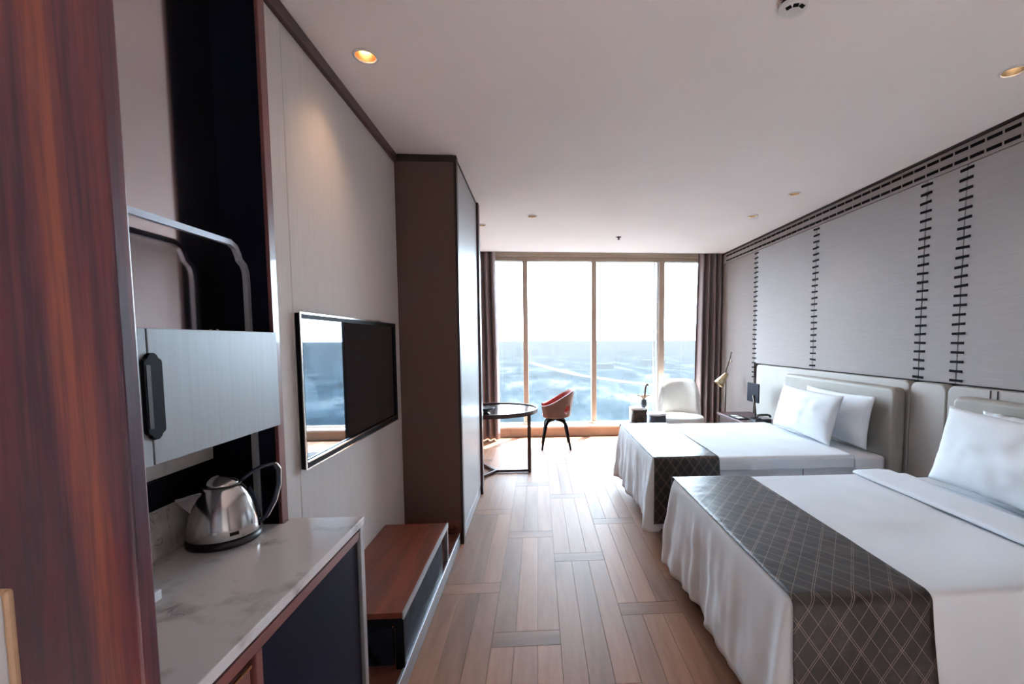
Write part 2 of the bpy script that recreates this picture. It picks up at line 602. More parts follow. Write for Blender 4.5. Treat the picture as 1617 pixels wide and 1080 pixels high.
def plank_mesh(w, l, mat, cache={}):
    k = (round(w, 3), round(l, 3), mat)
    if k not in cache:
        mb = MB()
        g, c = 0.0006, 0.0010
        x0, x1, y0, y1 = g, w - g, g, l - g
        mb.add([(x0, y0, -0.01), (x1, y0, -0.01), (x1, y1, -0.01), (x0, y1, -0.01),
                (x0, y0, -c), (x1, y0, -c), (x1, y1, -c), (x0, y1, -c),
                (x0 + c, y0 + c, 0), (x1 - c, y0 + c, 0), (x1 - c, y1 - c, 0), (x0 + c, y1 - c, 0)],
               [(0, 3, 2, 1), (0, 1, 5, 4), (1, 2, 6, 5), (2, 3, 7, 6), (3, 0, 4, 7),
                (4, 5, 9, 8), (5, 6, 10, 9), (6, 7, 11, 10), (7, 4, 8, 11), (8, 9, 10, 11)])
        cache[k] = mesh_of('plank', mb, M[mat])
    return cache[k]


starts = [0.31, 0.86, 0.12, 0.62, 1.02, 0.40, 0.05, 0.75, 0.55, 0.2, 0.9, 0.35]
for j in range(-2, 10):
    cx = -0.60 + 0.35 * j
    ylo = 4.62 if j < 0 else 0.9
    yhi = 7.2
    y = 0.4 - starts[j + 2]
    while y < yhi:
        for (w0, n, l, mat) in ((PW, 3, 1.15, 'plank'), (0.35, 1, PW, 'plank_cross')):
            a, b = max(y, ylo), min(y + l, yhi)
            if b - a > 0.03:
                for q in range(n):
                    x = cx + q * w0
                    w = min(w0, 2.88 - x)
                    if w > 0.02:
                        link('plank', plank_mesh(w, b - a, mat), floor, (x, a, 0))
            y += l

# unseen pale stone tiles behind the camera, added to bounce light onto the ceiling
for i in range(6):
    for k in range(4):
        obj('entry_bounce_tile', MB().box(XL + 0.002 + 0.7 * i, XL + 0.698 + 0.7 * i, -2.2 + 0.775 * k, -2.202 + 0.775 * (k + 1), -0.006, 0.0), 'stone_top', floor)

# ceiling, with round holes for the lamps cut out of it
DL = [(-0.787, 2.263), (2.353, 2.196), (2.333, 4.087), (2.293, 4.827), (-0.636, 5.347), (-0.055, 4.947),
      (0.30, -0.75), (0.30, -1.5), (1.45, -0.85), (2.30, -1.3)]  # these four are unseen, added behind the camera to fill the foreground with light
ceiling = struct(obj('ceiling', MB().box(XL - 0.1, XR + 0.1, YB - 0.1, 6.92, CEIL, CEIL + 0.14), 'ceiling'))
cut = MB()
for (x, y) in DL:
    cut.lathe([(0.045, CEIL - 0.02), (0.045, CEIL + 0.09)], (x, y, 0), 28)
cutter = obj('cutter', cut, None)
bo = ceiling.modifiers.new('holes', 'BOOLEAN')
bo.operation = 'DIFFERENCE'
bo.object = cutter
bo.solver = 'EXACT'
bpy.context.view_layer.update()
dg = bpy.context.evaluated_depsgraph_get()
me2 = bpy.data.meshes.new_from_object(ceiling.evaluated_get(dg))
ceiling.modifiers.clear()
ceiling.data = me2
bpy.data.objects.remove(cutter)

# curtain pocket above the window
trim = struct(obj('ceiling_curtain_pocket', MB().box(XL - 0.1, XR + 0.1, 6.92, 7.62, 3.05, 3.19).box(XL - 0.1, XR + 0.1, 6.90, 6.92, CEIL, 3.05), 'ceiling'))
struct(obj('wall_left', MB().box(XL - 0.15, XL, YB - 0.1, 7.62, 0, 3.05), 'wall_plain'))
wall_right = struct(obj('wall_right', MB().box(XR, XR + 0.15, YB - 0.1, 7.62, 0, 3.05), 'joint'))
struct(obj('wall_back', MB().box(XL, XR, YB - 0.15, YB, 0, CEIL), 'wall_plain'))

# ------------------------------------------------------------------ right wall: cloth panels, stitches, frieze
XW = 2.862
seams = [-1.6, 0.3, 1.3, 2.935, 3.248, 4.58, 5.873, 7.3]
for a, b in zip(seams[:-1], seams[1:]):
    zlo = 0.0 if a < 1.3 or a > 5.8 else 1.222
    obj('wall_panel', MB().box(XW, XR, a + 0.003, b - 0.003, zlo, 2.69), 'shaded_cloth' if a > 5.8 else 'wall_fabric', wall_right, bevel=0.004)
obj('frieze_panel', MB().box(XW, XR, -1.6, 7.3, 2.695, 2.835), 'frieze_fabric', wall_right, bevel=0.003)
obj('frieze_trim', MB().box(XW - 0.02, XR, -1.6, 7.3, 2.837, CEIL), 'dark_trim', wall_right)
st_h = mesh_of('stitch', MB().box(-0.007, 0.004, -0.047, 0.047, -0.0085, 0.0085), M['stitch'])
for (y, z0, z1) in ((2.935, 1.245, 2.66), (3.248, 1.245, 2.66), (4.58, 1.26, 2.66), (5.873, 1.04, 2.66)):
    n = int(round((z1 - z0) / 0.0632))
    for k in range(n + 1):
        o = link('stitch', st_h, wall_right, (XW, y + random.uniform(-0.004, 0.004), z1 - k * (z1 - z0) / n))
        o.rotation_euler = (random.uniform(-0.05, 0.05), 0, 0)
st_r = mesh_of('row_stitch', MB().box(-0.006, 0.004, -0.046, 0.046, -0.010, 0.010), M['stitch'])
y = 2.2
while y < 6.85:
    for z in (2.728, 2.797):
        link('row_stitch', st_r, wall_right, (XW, y, z))
    y += 0.112
# padded panels behind the beds
for (a, b) in ((3.268, 5.71), (2.957, 3.258), (1.30, 2.945)):
    o = obj('upholstered_panel', MB().prism(rrect(a, b, 0.0, 1.212, 0.055, 6, (0, 0, 1, 1)), 'x', 2.815, XR), 'padding', wall_right, bevel=0.008)
for y in (2.60, 2.645):
    obj('panel_seam', MB().box(2.812, 2.817, y - 0.003, y + 0.003, 1.0, 1.208), 'joint', wall_right)

# ------------------------------------------------------------------ window wall
wall_window = struct(obj('wall_window', MB().box(XL, XR, 7.44, 7.62, -0.1, 0.10).box(XL, XR, 7.36, 7.62, 2.93, 3.05), 'exterior'))
plx = [XL, -0.45, 0.95, 2.2, 2.86]
for a, b in zip(plx[:-1], plx[1:]):
    obj('plinth_panel', MB().box(a + 0.001, b - 0.001, 7.2, 7.24, 0.0, 0.135), 'plinth', wall_window, bevel=0.002)
obj('plinth_core', MB().box(XL, 2.86, 7.24, 7.44, -0.02, 0.135), 'plinth', wall_window)
obj('sill', MB().box(XL, 2.86, 7.185, 7.46, 0.135, 0.165), 'sill', wall_window, bevel=0.003)
win = bpy.data.objects.new('window_1', None)
COL.objects.link(win)
win.location = (0.8, YG, 0.165)
struct(win)
win['label'] = 'full-width window of four tall panes in champagne frames'
MX = [(-0.243, -0.163), (0.862, 0.944), (1.968, 2.062)]
edges = [-1.16] + [v for m in MX for v in m] + [2.80]
for (a, b) in MX:
    obj('mullion', MB().box(a, b, 7.36, 7.47, 0.165, 2.93), 'champagne', win, bevel=0.006)
    obj('mullion_cap', MB().box(a + 0.012, b - 0.012, 7.345, 7.36, 0.165, 0.22), 'champagne', win, bevel=0.003)
obj('jamb', MB().box(-1.30, -1.16, 7.36, 7.47, 0.165, 2.93), 'champagne', win)
obj('jamb', MB().box(2.80, 2.90, 7.36, 7.47, 0.165, 2.93), 'champagne', win)
obj('head_rail', MB().box(-1.16, 2.80, 7.355, 7.475, 2.795, 2.86), 'champagne', win, bevel=0.006)
obj('head_panel', MB().box(-1.16, 2.80, 7.335, 7.47, 2.86, 2.93), 'champagne', win, bevel=0.006)
for k in range(4):
    a, b = edges[2 * k], edges[2 * k + 1]
    obj('pane', MB().box(a, b, YG, YG + 0.012, 0.168, 2.795), 'glass', win)
    obj('bottom_bead', MB().box(a, b, YG - 0.02, YG + 0.03, 0.166, 0.19), 'champagne', win)
# slim white opening casement beside the rightmost mullion
obj('casement', MB().box(1.888, 1.905, 7.395, 7.41, 0.17, 2.79).box(1.935, 1.966, 7.39, 7.415, 0.17, 2.79), 'exterior', win)

# ------------------------------------------------------------------ left side: TV wall panelling
XT = -1.005
tvw = struct(obj('wall_television', MB().box(-1.29, -1.27, 1.65, 3.384, 0.0, CEIL), 'joint'))
obj('panel', MB().box(-1.27, XT, 1.652, 1.953, 0.0, 2.79), 'tv_panel', tvw, bevel=0.003)
obj('panel', MB().box(-1.27, XT, 1.957, 3.384, 0.0, 2.79), 'tv_panel', tvw, bevel=0.003)
struct(obj('trim_1', MB().box(-1.28, -0.985, 1.645, 3.386, 2.79, CEIL - 0.001), 'crown', bevel=0.004))

# ------------------------------------------------------------------ television
Y0, Y1, Z0, Z1 = 1.962, 3.226, 0.990, 1.650
tv = thing('television', 'large black flat television set into the pale panelled wall, reflecting the window', 'television', (-1.0, 2.6, Z0))
obj('housing', MB().box(XT + 0.001, -0.996, Y0, Y1, Z0, Z1), 'black', tv, bevel=0.003)
fr = MB()
fr.box(-0.996, -0.982, Y0, Y1, Z0, Z0 + 0.030).box(-0.996, -0.982, Y0, Y1, Z1 - 0.022, Z1)
fr.box(-0.996, -0.982, Y0, Y0 + 0.014, Z0 + 0.030, Z1 - 0.022).box(-0.996, -0.982, Y1 - 0.022, Y1, Z0 + 0.030, Z1 - 0.022)
obj('bezel', fr, 'black', tv)
obj('screen', MB().box(-0.996, -0.992, Y0 + 0.014, Y1 - 0.022, Z0 + 0.030, Z1 - 0.022), 'screen', tv)
rim = MB()
rim.box(-0.984, -0.9795, Y0 - 0.003, Y1, Z0 - 0.003, Z0 + 0.003).box(-0.984, -0.9795, Y0 - 0.003, Y0 + 0.004, Z0 + 0.003, Z1 - 0.003)
rim.box(-0.984, -0.9795, Y0 - 0.003, Y1 - 0.3, Z1 - 0.004, Z1 + 0.003)
rim.box(-0.986, -0.9795, Y0 + 0.010, Y1 - 0.02, Z0 + 0.026, Z0 + 0.033)
obj('rim', rim, 'steel', tv)

# ------------------------------------------------------------------ wardrobe
wd = thing('wardrobe', 'tall built-in wardrobe with taupe side and white front beyond the television', 'wardrobe', (-0.9, 4.0, 0))
obj('side_panel', MB().box(-1.26, -0.592, 3.388, 3.42, 0.185, 2.80), 'wardrobe_side', wd)
obj('side_base', MB().box(-1.26, -0.592, 3.390, 3.42, 0.0, 0.185), 'red_stone', wd)
obj('carcass', MB().box(-1.26, -0.605, 3.42, 4.50, 0.0, CEIL - 0.001), 'wardrobe_side', wd)
obj('edge_post', MB().box(-0.592, -0.572, 3.384, 3.44, 0.0, CEIL - 0.001), 'dark_trim', wd, bevel=0.003)
obj('top_trim', MB().box(-1.0, -0.592, 3.382, 3.42, 2.80, CEIL - 0.001), 'dark_trim', wd)
obj('door', MB().box(-0.605, -0.583, 3.442, 4.49, 0.10, 2.83), 'wardrobe_front', wd, bevel=0.002)
obj('head_strip', MB().box(-0.605, -0.58, 3.442, 4.49, 2.832, CEIL - 0.001), 'dark_trim', wd)
obj('kick_board', MB().box(-0.605, -0.585, 3.442, 4.49, 0.0, 0.095), 'grey_metal', wd, bevel=0.002)
obj('end_post', MB().box(-1.26, -0.562, 4.50, 4.59, 0.0, CEIL - 0.001), 'crown', wd, bevel=0.004)

# ------------------------------------------------------------------ bench with stone, standing on the plinth edge
pl = struct(obj('baseboard_left', MB().box(-0.612, -0.598, 0.70, 3.384, 0.0, 0.088), 'grey_metal', bevel=0.002))
obj('stone_slab', MB().box(-1.26, -0.612, 1.66, 3.386, 0.0, 0.080), 'red_stone', pl)
bn = thing('luggage_bench', 'low luggage bench with red-brown wooden top and dark marble front below the television', 'bench', (-0.8, 2.5, 0.08))
obj('bench_top', MB().box(XT + 0.002, -0.606, 1.965, 2.955, 0.315, 0.342), 'mahogany_flat', bn, bevel=0.002)
obj('edge_strip', MB().box(-0.606, -0.600, 1.963, 2.957, 0.312, 0.344), 'grey_metal', bn)
obj('frame_rail', MB().box(XT + 0.004, -0.606, 1.968, 1.985, 0.27, 0.315), 'black', bn)
obj('leg', MB().box(-0.64, -0.602, 1.966, 1.99, 0.08, 0.315), 'black', bn, bevel=0.002)
obj('leg', MB().box(-0.625, -0.602, 2.93, 2.955, 0.08, 0.315), 'grey_metal', bn, bevel=0.002)
obj('marble_end', MB().box(XT + 0.004, -0.66, 1.995, 2.02, 0.08, 0.315), 'dark_marble', bn)
obj('marble_front', MB().box(-0.63, -0.610, 1.995, 2.80, 0.08, 0.315), 'dark_marble', bn)
obj('hinge', MB().box(-0.652, -0.643, 1.962, 1.968, 0.276, 0.284), 'copper', bn)

# ------------------------------------------------------------------ minibar unit
XN = -1.107
pn = obj('wooden_end_panel', MB().prism(rrect(-1.26, -0.544, 0.632, 0.66, 0.004, 3, (0, 1, 1, 0)), 'z', 0.0, CEIL - 0.002), 'mahogany')
tag(pn, 'tall reddish mahogany end panel filling the left foreground', 'wood panel')
wb = thing('partition_board', 'white half-height board with a tan edge at the bottom left corner', 'partition', (-0.63, 0.35, 0))
obj('board', MB().box(-0.65, -0.60, 0.02, 0.532, 0.0, 1.25), 'white_board', wb, bevel=0.003)
obj('edge_band', MB().box(-0.652, -0.599, 0.532, 0.543, 0.0, 1.252), 'tan_edge', wb, bevel=0.004)

fin = thing('divider_panel', 'navy-black divider panel with burgundy edge between minibar and television wall', 'divider panel', (-1.0, 1.625, 0))
obj('panel', MB().box(-1.26, -0.905, 1.607, 1.645, 0.0, CEIL - 0.002), 'navy_black', fin)
obj('edge', MB().box(-0.905, -0.893, 1.607, 1.645, 0.0, CEIL - 0.002), 'burgundy', fin, bevel=0.002)
mr = obj('smoked_mirror', MB().box(-1.055, -1.04, 0.67, 1.60, 1.30, CEIL - 0.002), 'mirror')
tag(mr, 'tall dark smoked mirror backing the minibar niche', 'mirror')
bk = thing('marble_backsplash', 'marble backsplash with a black band behind the kettle', 'backsplash', (XN, 1.1, 0.9))
for (a, b) in ((0.67, 1.30), (1.302, 1.604)):
    obj('slab', MB().box(XN - 0.02, XN, a, b, 1.135, 1.249), 'marble', bk, bevel=0.001)
    obj('slab', MB().box(XN - 0.02, XN, a, b, 0.901, 1.045), 'marble', bk, bevel=0.001)
obj('band', MB().box(XN - 0.02, XN - 0.004, 0.67, 1.604, 1.045, 1.135), 'black', bk)
for y in (1.02, 1.34):
    obj('socket', MB().prism(rrect(y - 0.04, y + 0.04, 1.05, 1.13, 0.008), 'x', XN - 0.006, XN + 0.002), 'navy_black', bk)

# arched shelf frames of flat metal
def arch(x, w, label):
    ye, zt = 1.592, 1.848
    prof = [(0.67, zt), (ye - 0.085, zt), (ye - 0.055, zt - 0.012), (ye - 0.040, zt - 0.034), (ye - 0.034, zt - 0.050),
            (ye - 0.012, zt - 0.066), (ye - 0.002, zt - 0.090), (ye, zt - 0.12), (ye, 0.901)]
    inner = []
    for i, p in enumerate(prof):
        a = Vector(prof[max(0, i - 1)])
        b = Vector(prof[min(len(prof) - 1, i + 1)])
        d = (b - a).normalized()
        inner.append((p[0] + d.y * w, p[1] - d.x * w))
    n = len(prof)
    vs = [(x, *p) for p in prof] + [(x, *p) for p in inner] + [(x - 0.014, *p) for p in prof] + [(x - 0.014, *p) for p in inner]
    fs = []
    for i in range(n - 1):
        j = i + 1
        fs += [(i, j, n + j, n + i), (2 * n + i, 3 * n + i, 3 * n + j, 2 * n + j), (i, 2 * n + i, 2 * n + j, j), (n + i, n + j, 3 * n + j, 3 * n + i)]
    fs += [(0, n, 3 * n, 2 * n), (n - 1, 3 * n - 1, 4 * n - 1, 2 * n - 1)]
    o = obj('arched_shelf_frame', MB().add(vs, fs), 'rail_metal')
    return tag(o, label, 'shelf frame')


arch(-0.950, 0.017, 'pewter arched metal shelf frame above and behind the wall cabinet')

uc = thing('wall_cabinet', 'brushed pewter wall cabinet with black notched handle above the kettle', 'cabinet', (-0.95, 1.1, 1.25))
obj('body', MB().box(XN + 0.002, -0.90, 0.665, 1.575, 1.252, 1.558), 'cab_metal', uc)
obj('door', MB().box(-0.90, -0.88, 0.665, 1.086, 1.248, 1.562), 'cab_metal', uc, bevel=0.0015)
obj('door', MB().box(-0.90, -0.88, 1.0905, 1.600, 1.248, 1.562), 'cab_metal', uc, bevel=0.0015)
yc, zc = 1.092, 1.407
hp = []
for (sy, sz, seq) in ((1, 1, 0), (1, -1, 1), (-1, -1, 0), (-1, 1, 1)):
    c = [(0.026, 0.078), (0.024, 0.083), (0.016, 0.088), (0.013, 0.094), (0.006, 0.099)]
    c = [(yc + sy * a, zc + sz * b) for a, b in c]
    if (sy, sz) in ((1, 1), (-1, -1)):
        c = c[::-1]
    hp += c
obj('handle', MB().prism(hp, 'x', -0.882, -0.872), 'black', uc, bevel=0.002)
obj('handle_groove', MB().box(-0.873, -0.871, yc - 0.020, yc - 0.009, zc - 0.072, zc + 0.072), 'dark_trim', uc)
tag(obj('bottle_stopper', MB().lathe([(0.004, 0), (0.006, 0.003), (0.006, 0.009), (0.003, 0.013)], (-1.03, 1.545, 1.559), 12), 'steel', smooth=True),
    'tiny steel stopper standing on top of the wall cabinet', 'stopper')

ct = obj('marble_countertop', MB().prism([(XN - 0.01, 0.661), (-0.632, 0.661), (-0.632, 1.652), (-0.889, 1.652), (-0.889, 1.606), (XN - 0.01, 1.606)], 'z', 0.872, 0.90), 'marble', bevel=0.003)
tag(ct, 'pale veined marble countertop of the minibar carrying the kettle', 'countertop')
bc = thing('base_cabinet', 'dark base cabinet with copper-brown rails under the marble countertop', 'cabinet', (-0.87, 1.15, 0))
obj('body', MB().box(XN, -0.665, 0.665, 1.604, 0.0, 0.868), 'black', bc)
obj('shadow_gap', MB().box(-0.70, -0.648, 0.665, 1.625, 0.858, 0.872), 'black', bc)
obj('top_rail', MB().box(-0.665, -0.640, 0.665, 1.622, 0.830, 0.858), 'burgundy', bc, bevel=0.002)
obj('stile', MB().box(-0.665, -0.640, 1.022, 1.046, 0.0, 0.829), 'burgundy', bc, bevel=0.002)
obj('end_panel', MB().box(-0.89, -0.636, 1.622, 1.650, 0.0, 0.871), 'grey_metal', bc, bevel=0.002)
obj('door', MB().box(-0.664, -0.648, 1.050, 1.618, 0.10, 0.826), 'navy_black', bc, bevel=0.002)
dr = obj('drawer', MB().box(-0.664, -0.645, 0.668, 1.008, 0.62, 0.815), 'burgundy', bc, bevel=0.002)
obj('pull_strip', MB().box(-0.646, -0.641, 0.668, 1.008, 0.808, 0.815), 'copper', dr)
dr = obj('drawer', MB().box(-0.664, -0.645, 0.668, 1.008, 0.10, 0.612), 'burgundy', bc, bevel=0.002)
obj('pull_strip', MB().box(-0.646, -0.641, 0.668, 1.008, 0.603, 0.610), 'copper', dr)

# ------------------------------------------------------------------ kettle
KX, KY, KZ = -1.003, 1.482, 0.9005
kt = thing('kettle', 'polished steel conical electric kettle with black base on the marble countertop', 'kettle', (KX, KY, KZ))
obj('base', MB().lathe([(0.090, 0.0), (0.098, 0.004), (0.099, 0.014), (0.095, 0.022), (0.088, 0.023)], (KX, KY, KZ), 40), 'black_plastic', kt, smooth=True)
body = MB().lathe([(0.094, 0.024), (0.0955, 0.030), (0.0925, 0.062), (0.087, 0.094), (0.0785, 0.126), (0.068, 0.152), (0.057, 0.172), (0.0515, 0.180)], (KX, KY, KZ), 48, True, True)
obj('body', body, 'steel', kt, smooth=True)
obj('lid_seam', MB().lathe([(0.0518, 0.1795), (0.0508, 0.1825)], (KX, KY, KZ), 40, False, False), 'black_plastic', kt, smooth=True)
lid = obj('lid', MB().lathe([(0.0503, 0.1825), (0.045, 0.190), (0.036, 0.200), (0.022, 0.2085), (0.006, 0.2115)], (KX, KY, KZ), 40), 'steel', kt, smooth=True)
# the spout points to the camera's left (towards the near end of the counter), the handle away from it
sdir = Vector((-0.80, -0.60, 0)).normalized()
sper = Vector((-sdir.y, sdir.x, 0))


def kp(d, s, z):
    p = Vector((KX, KY, KZ)) + sdir * d + sper * s
    return (p.x, p.y, p.z + z)


sp = MB()
sp.add([kp(0.052, -0.030, 0.172), kp(0.052, 0.030, 0.172), kp(0.118, -0.012, 0.160), kp(0.118, 0.012, 0.160),
        kp(0.078, -0.016, 0.100), kp(0.078, 0.016, 0.100), kp(0.112, -0.005, 0.150), kp(0.112, 0.005, 0.150)],
       [(0, 1, 3, 2), (2, 3, 7, 6), (6, 7, 5, 4), (0, 2, 6, 4), (1, 5, 7, 3), (0, 4, 5, 1)])
obj('spout', sp, 'steel', kt, bevel=0.004)
hd = [(-0.052, 0.184), (-0.078, 0.205), (-0.112, 0.220), (-0.140, 0.222), (-0.152, 0.200), (-0.151, 0.150), (-0.136, 0.095), (-0.112, 0.050), (-0.096, 0.034)]
hd2 = []
for i in range(len(hd) - 1):
    for q in range(4):
        f = q / 4
        hd2.append((hd[i][0] * (1 - f) + hd[i + 1][0] * f, hd[i][1] * (1 - f) + hd[i + 1][1] * f))
hd2.append(hd[-1])
hb = obj('handle', MB().tube([kp(d, 0, z) for d, z in hd2], 0.0065, 10), 'blue_plastic', kt, smooth=True)
obj('handle_trim', MB().tube([kp(d - 0.0085, 0, z + 0.001) for d, z in hd2[5:-2]], 0.0028, 8), 'steel', hb, smooth=True)
obj('water_gauge', MB().tube([kp(-0.070, 0.0, 0.158), kp(-0.086, 0, 0.11), kp(-0.0935, 0.0, 0.05)], 0.006, 8), 'blue_plastic', kt, smooth=True)
pd = Vector((0.75, -0.66, 0)).normalized()
pc = Vector((KX, KY, KZ)) + pd * 0.0935
pe = Vector((-pd.y, pd.x, 0))
bdg = MB()
q = [pc + pe * s + pd * d + Vector((0, 0, z)) for z, o_ in ((0.040, 0.0), (0.050, -0.0008)) for s in (-0.012, 0.012) for d in (-0.004 + o_, 0.0022 + o_)]
bdg.add(q, [(0, 1, 3, 2), (4, 6, 7, 5), (0, 4, 5, 1), (2, 3, 7, 6), (1, 5, 7, 3), (0, 2, 6, 4)])
obj('badge', bdg, 'black_plastic', kt)
cd = obj('sachet_holder', MB().box(-0.985, -0.930, 1.02, 1.145, 0.9005, 0.925).box(-0.978, -0.937, 1.03, 1.13, 0.925, 0.929), 'stone_top', bevel=0.002)
tag(cd, 'small pale sachet holder on the countertop half hidden by the wooden panel', 'holder')


# ------------------------------------------------------------------ beds
def smooth_step(a, b, x):
    t = max(0.0, min(1.0, (x - a) / (b - a)))
    return t * t * (3 - 2 * t)


def bed(y0, y1, name_label, hx0, hx1, hlabel_z=(0.42, 1.16)):
    b = thing('bed', name_label, 'bed', (1.8, (y0 + y1) / 2, 0), 'twin beds with grey headboards')
    x0, xh = 0.875, 2.695
    obj('base', MB().box(x0 + 0.10, xh, y0 + 0.06, y1 - 0.06, 0.06, 0.30), 'bronze', b, bevel=0.01)
    for (lx, ly) in ((x0 + 0.16, y0 + 0.12), (x0 + 0.16, y1 - 0.12), (xh - 0.12, y0 + 0.12), (xh - 0.12, y1 - 0.12)):
        obj('leg', MB().lathe([(0.022, 0.0), (0.03, 0.06)], (lx, ly, 0.0), 16), 'black', b)
    ma = obj('mattress', MB().box(x0, xh, y0 + 0.012, y1 - 0.012, 0.20, 0.622), 'mattress', b, bevel=0.03, segs=4)
    obj('seam', MB().box(2.02, 2.024, y0 + 0.009, y0 + 0.014, 0.22, 0.59), 'joint', ma)
    hb = obj('headboard', MB().prism(rrect(hx0, hx1, 0.10, 1.16, 0.05, 6, (0, 0, 1, 1)), 'x', 2.700, 2.806), 'headboard', b, bevel=0.028, segs=4)
    return b


Y1A, Y1B = 1.445, 2.82
Y2A, Y2B = 3.30, 4.715
bed(Y1A, Y1B, 'nearer twin bed, cropped by the right edge, with grey leather headboard', 1.40, 2.79)
bed(Y2A, Y2B, 'farther twin bed towards the window with grey leather headboard', 3.27, 4.83)

ZT = 0.640


def spread(y0, y1, seed, drop_near, drop_far, label):
    """white bedspread: top plus hanging skirt on three sides, drop_*(x) says how far the side hangs"""
    x0, x1 = 0.855, 2.42
    y0, y1 = y0 - 0.004, y1 + 0.004
    r = 0.035
    per = []          # (x, y, nx, ny, where)
    n1 = 90
    for k in range(n1):
        f = k / n1
        per.append((x1 + (x0 + r - x1) * f, y0, 0, -1, 'n'))
    for k in range(10):
        a = 1.5 * PI - 0.5 * PI * k / 10
        per.append((x0 + r + r * math.cos(a), y0 + r + r * math.sin(a), math.cos(a), math.sin(a), 'f'))
    n2 = 90
    for k in range(n2):
        f = k / n2
        per.append((x0, y0 + r + (y1 - y0 - 2 * r) * f, -1, 0, 'f'))
    for k in range(10):
        a = PI - 0.5 * PI * k / 10
        per.append((x0 + r + r * math.cos(a), y1 - r + r * math.sin(a), math.cos(a), math.sin(a), 'f'))
    for k in range(n1 + 1):
        f = k / n1
        per.append((x0 + r + (x1 - x0 - r) * f, y1, 0, 1, 'b'))
    ym = (y0 + y1) / 2
    hw = (y1 - y0) / 2
    rows = []

    def top_z(x, y):
        # soft quilt relief and a few long creases
        e = min(1.0, (min(y - y0, y1 - y) + 0.02) / 0.15)
        z = 0.007 * nz(x * 2.2 + seed, y * 2.2, seed) + 0.004 * nz(x * 6, y * 3 + seed, 2.0)
        z += 0.008 * max(0, nz(x * 1.5 + 9, y * 7 + seed * 2, 4.0)) * (1 if x > 1.36 else 0.2)
        z += 0.005 * nz(x * 4 + y * 3, y * 5 - x * 2, 14.0 + seed) * (1 if x > 1.36 else 0.2)
        return ZT + z * max(0.15, e)
    for t in [1.0, 0.93, 0.84, 0.73, 0.62, 0.5, 0.38, 0.27, 0.18, 0.11, 0.06, 0.028]:
        row = []
        for (x, y, nx, ny, w) in per:
            cx = max(x, x0 + hw)
            px, py = x + (cx - x) * t, y + (ym - y) * t
            row.append((px, py, top_z(px, py)))
        rows.append(row)
    # rounded edge
    fr_ = 0.016
    for a in (0.45, 0.9, 1.3):
        row = []
        for (x, y, nx, ny, w) in per:
            o = -fr_ + fr_ * math.sin(a)
            row.append((x + nx * o, y + ny * o, ZT - fr_ + fr_ * math.cos(a)))
        rows.append(row)
    # perimeter length for folds
    s = [0.0]
    for i in range(1, len(per)):
        s.append(s[-1] + math.hypot(per[i][0] - per[i - 1][0], per[i][1] - per[i - 1][1]))
    nd = 16
    for k in range(1, nd + 1):
        row = []
        for i, (x, y, nx, ny, w) in enumerate(per):
            if w == 'n':
                d = drop_near(x)
            elif w == 'b':
                d = drop_far(x)
            else:
                d = 0.515 + 0.008 * math.sin(s[i] * 9 + seed)
            f = k / nd
            dd = d * f
            g = min(1.0, dd / 0.5)
            # vertical folds growing towards the hem
            fold = 0.016 * nz(s[i] * 5.2 + seed * 3, g * 0.6, 1.0) + 0.012 * nz(s[i] * 12 + seed, g * 0.5, 5.0)
            fold += 0.007 * nz(s[i] * 6, dd * 9, 8.0 + seed) + 0.006 * nz(s[i] * 9 + dd * 7, dd * 4 - s[i] * 3, 12.0 + seed)
            corner = 0.0
            for (cx, cy) in ((x0, y0), (x0, y1)):
                dist = math.hypot(x - cx, y - cy)
                corner += 0.05 * math.exp(-(dist / 0.09) ** 2)
            if w in 'nb':
                corner = 0.0
                fold *= 0.15 + 0.85 * smooth_step(1.38, 1.6, x)
            else:
                corner *= nx * nx
            o = 0.004 + 0.020 * g + fold * g ** 0.7 * 1.9 + corner * g
            row.append((x + nx * o, y + ny * o, ZT - fr_ - dd))
        rows.append(row)
    o = obj('bedspread', MB().grid(rows), 'linen', None, smooth=True, merge=0.0006, solid=0.005, solid_off=1.0)
    # the underside of the cloth must face the bed
    tag(o, label, 'bedspread', 'white bedspreads')
    return o


spread(Y1A, Y1B, 1.7, lambda x: 0.50 + 0.01 * math.sin(x * 11), lambda x: 0.30, 'white bedspread hanging over the nearer bed')
spread(Y2A, Y2B, 6.1, lambda x: 0.50 + (0.075 - 0.50) * smooth_step(1.20, 1.34, x) + 0.008 * nz(x * 14, 3.0), lambda x: 0.40,
       'white bedspread with a short side hem on the farther bed')


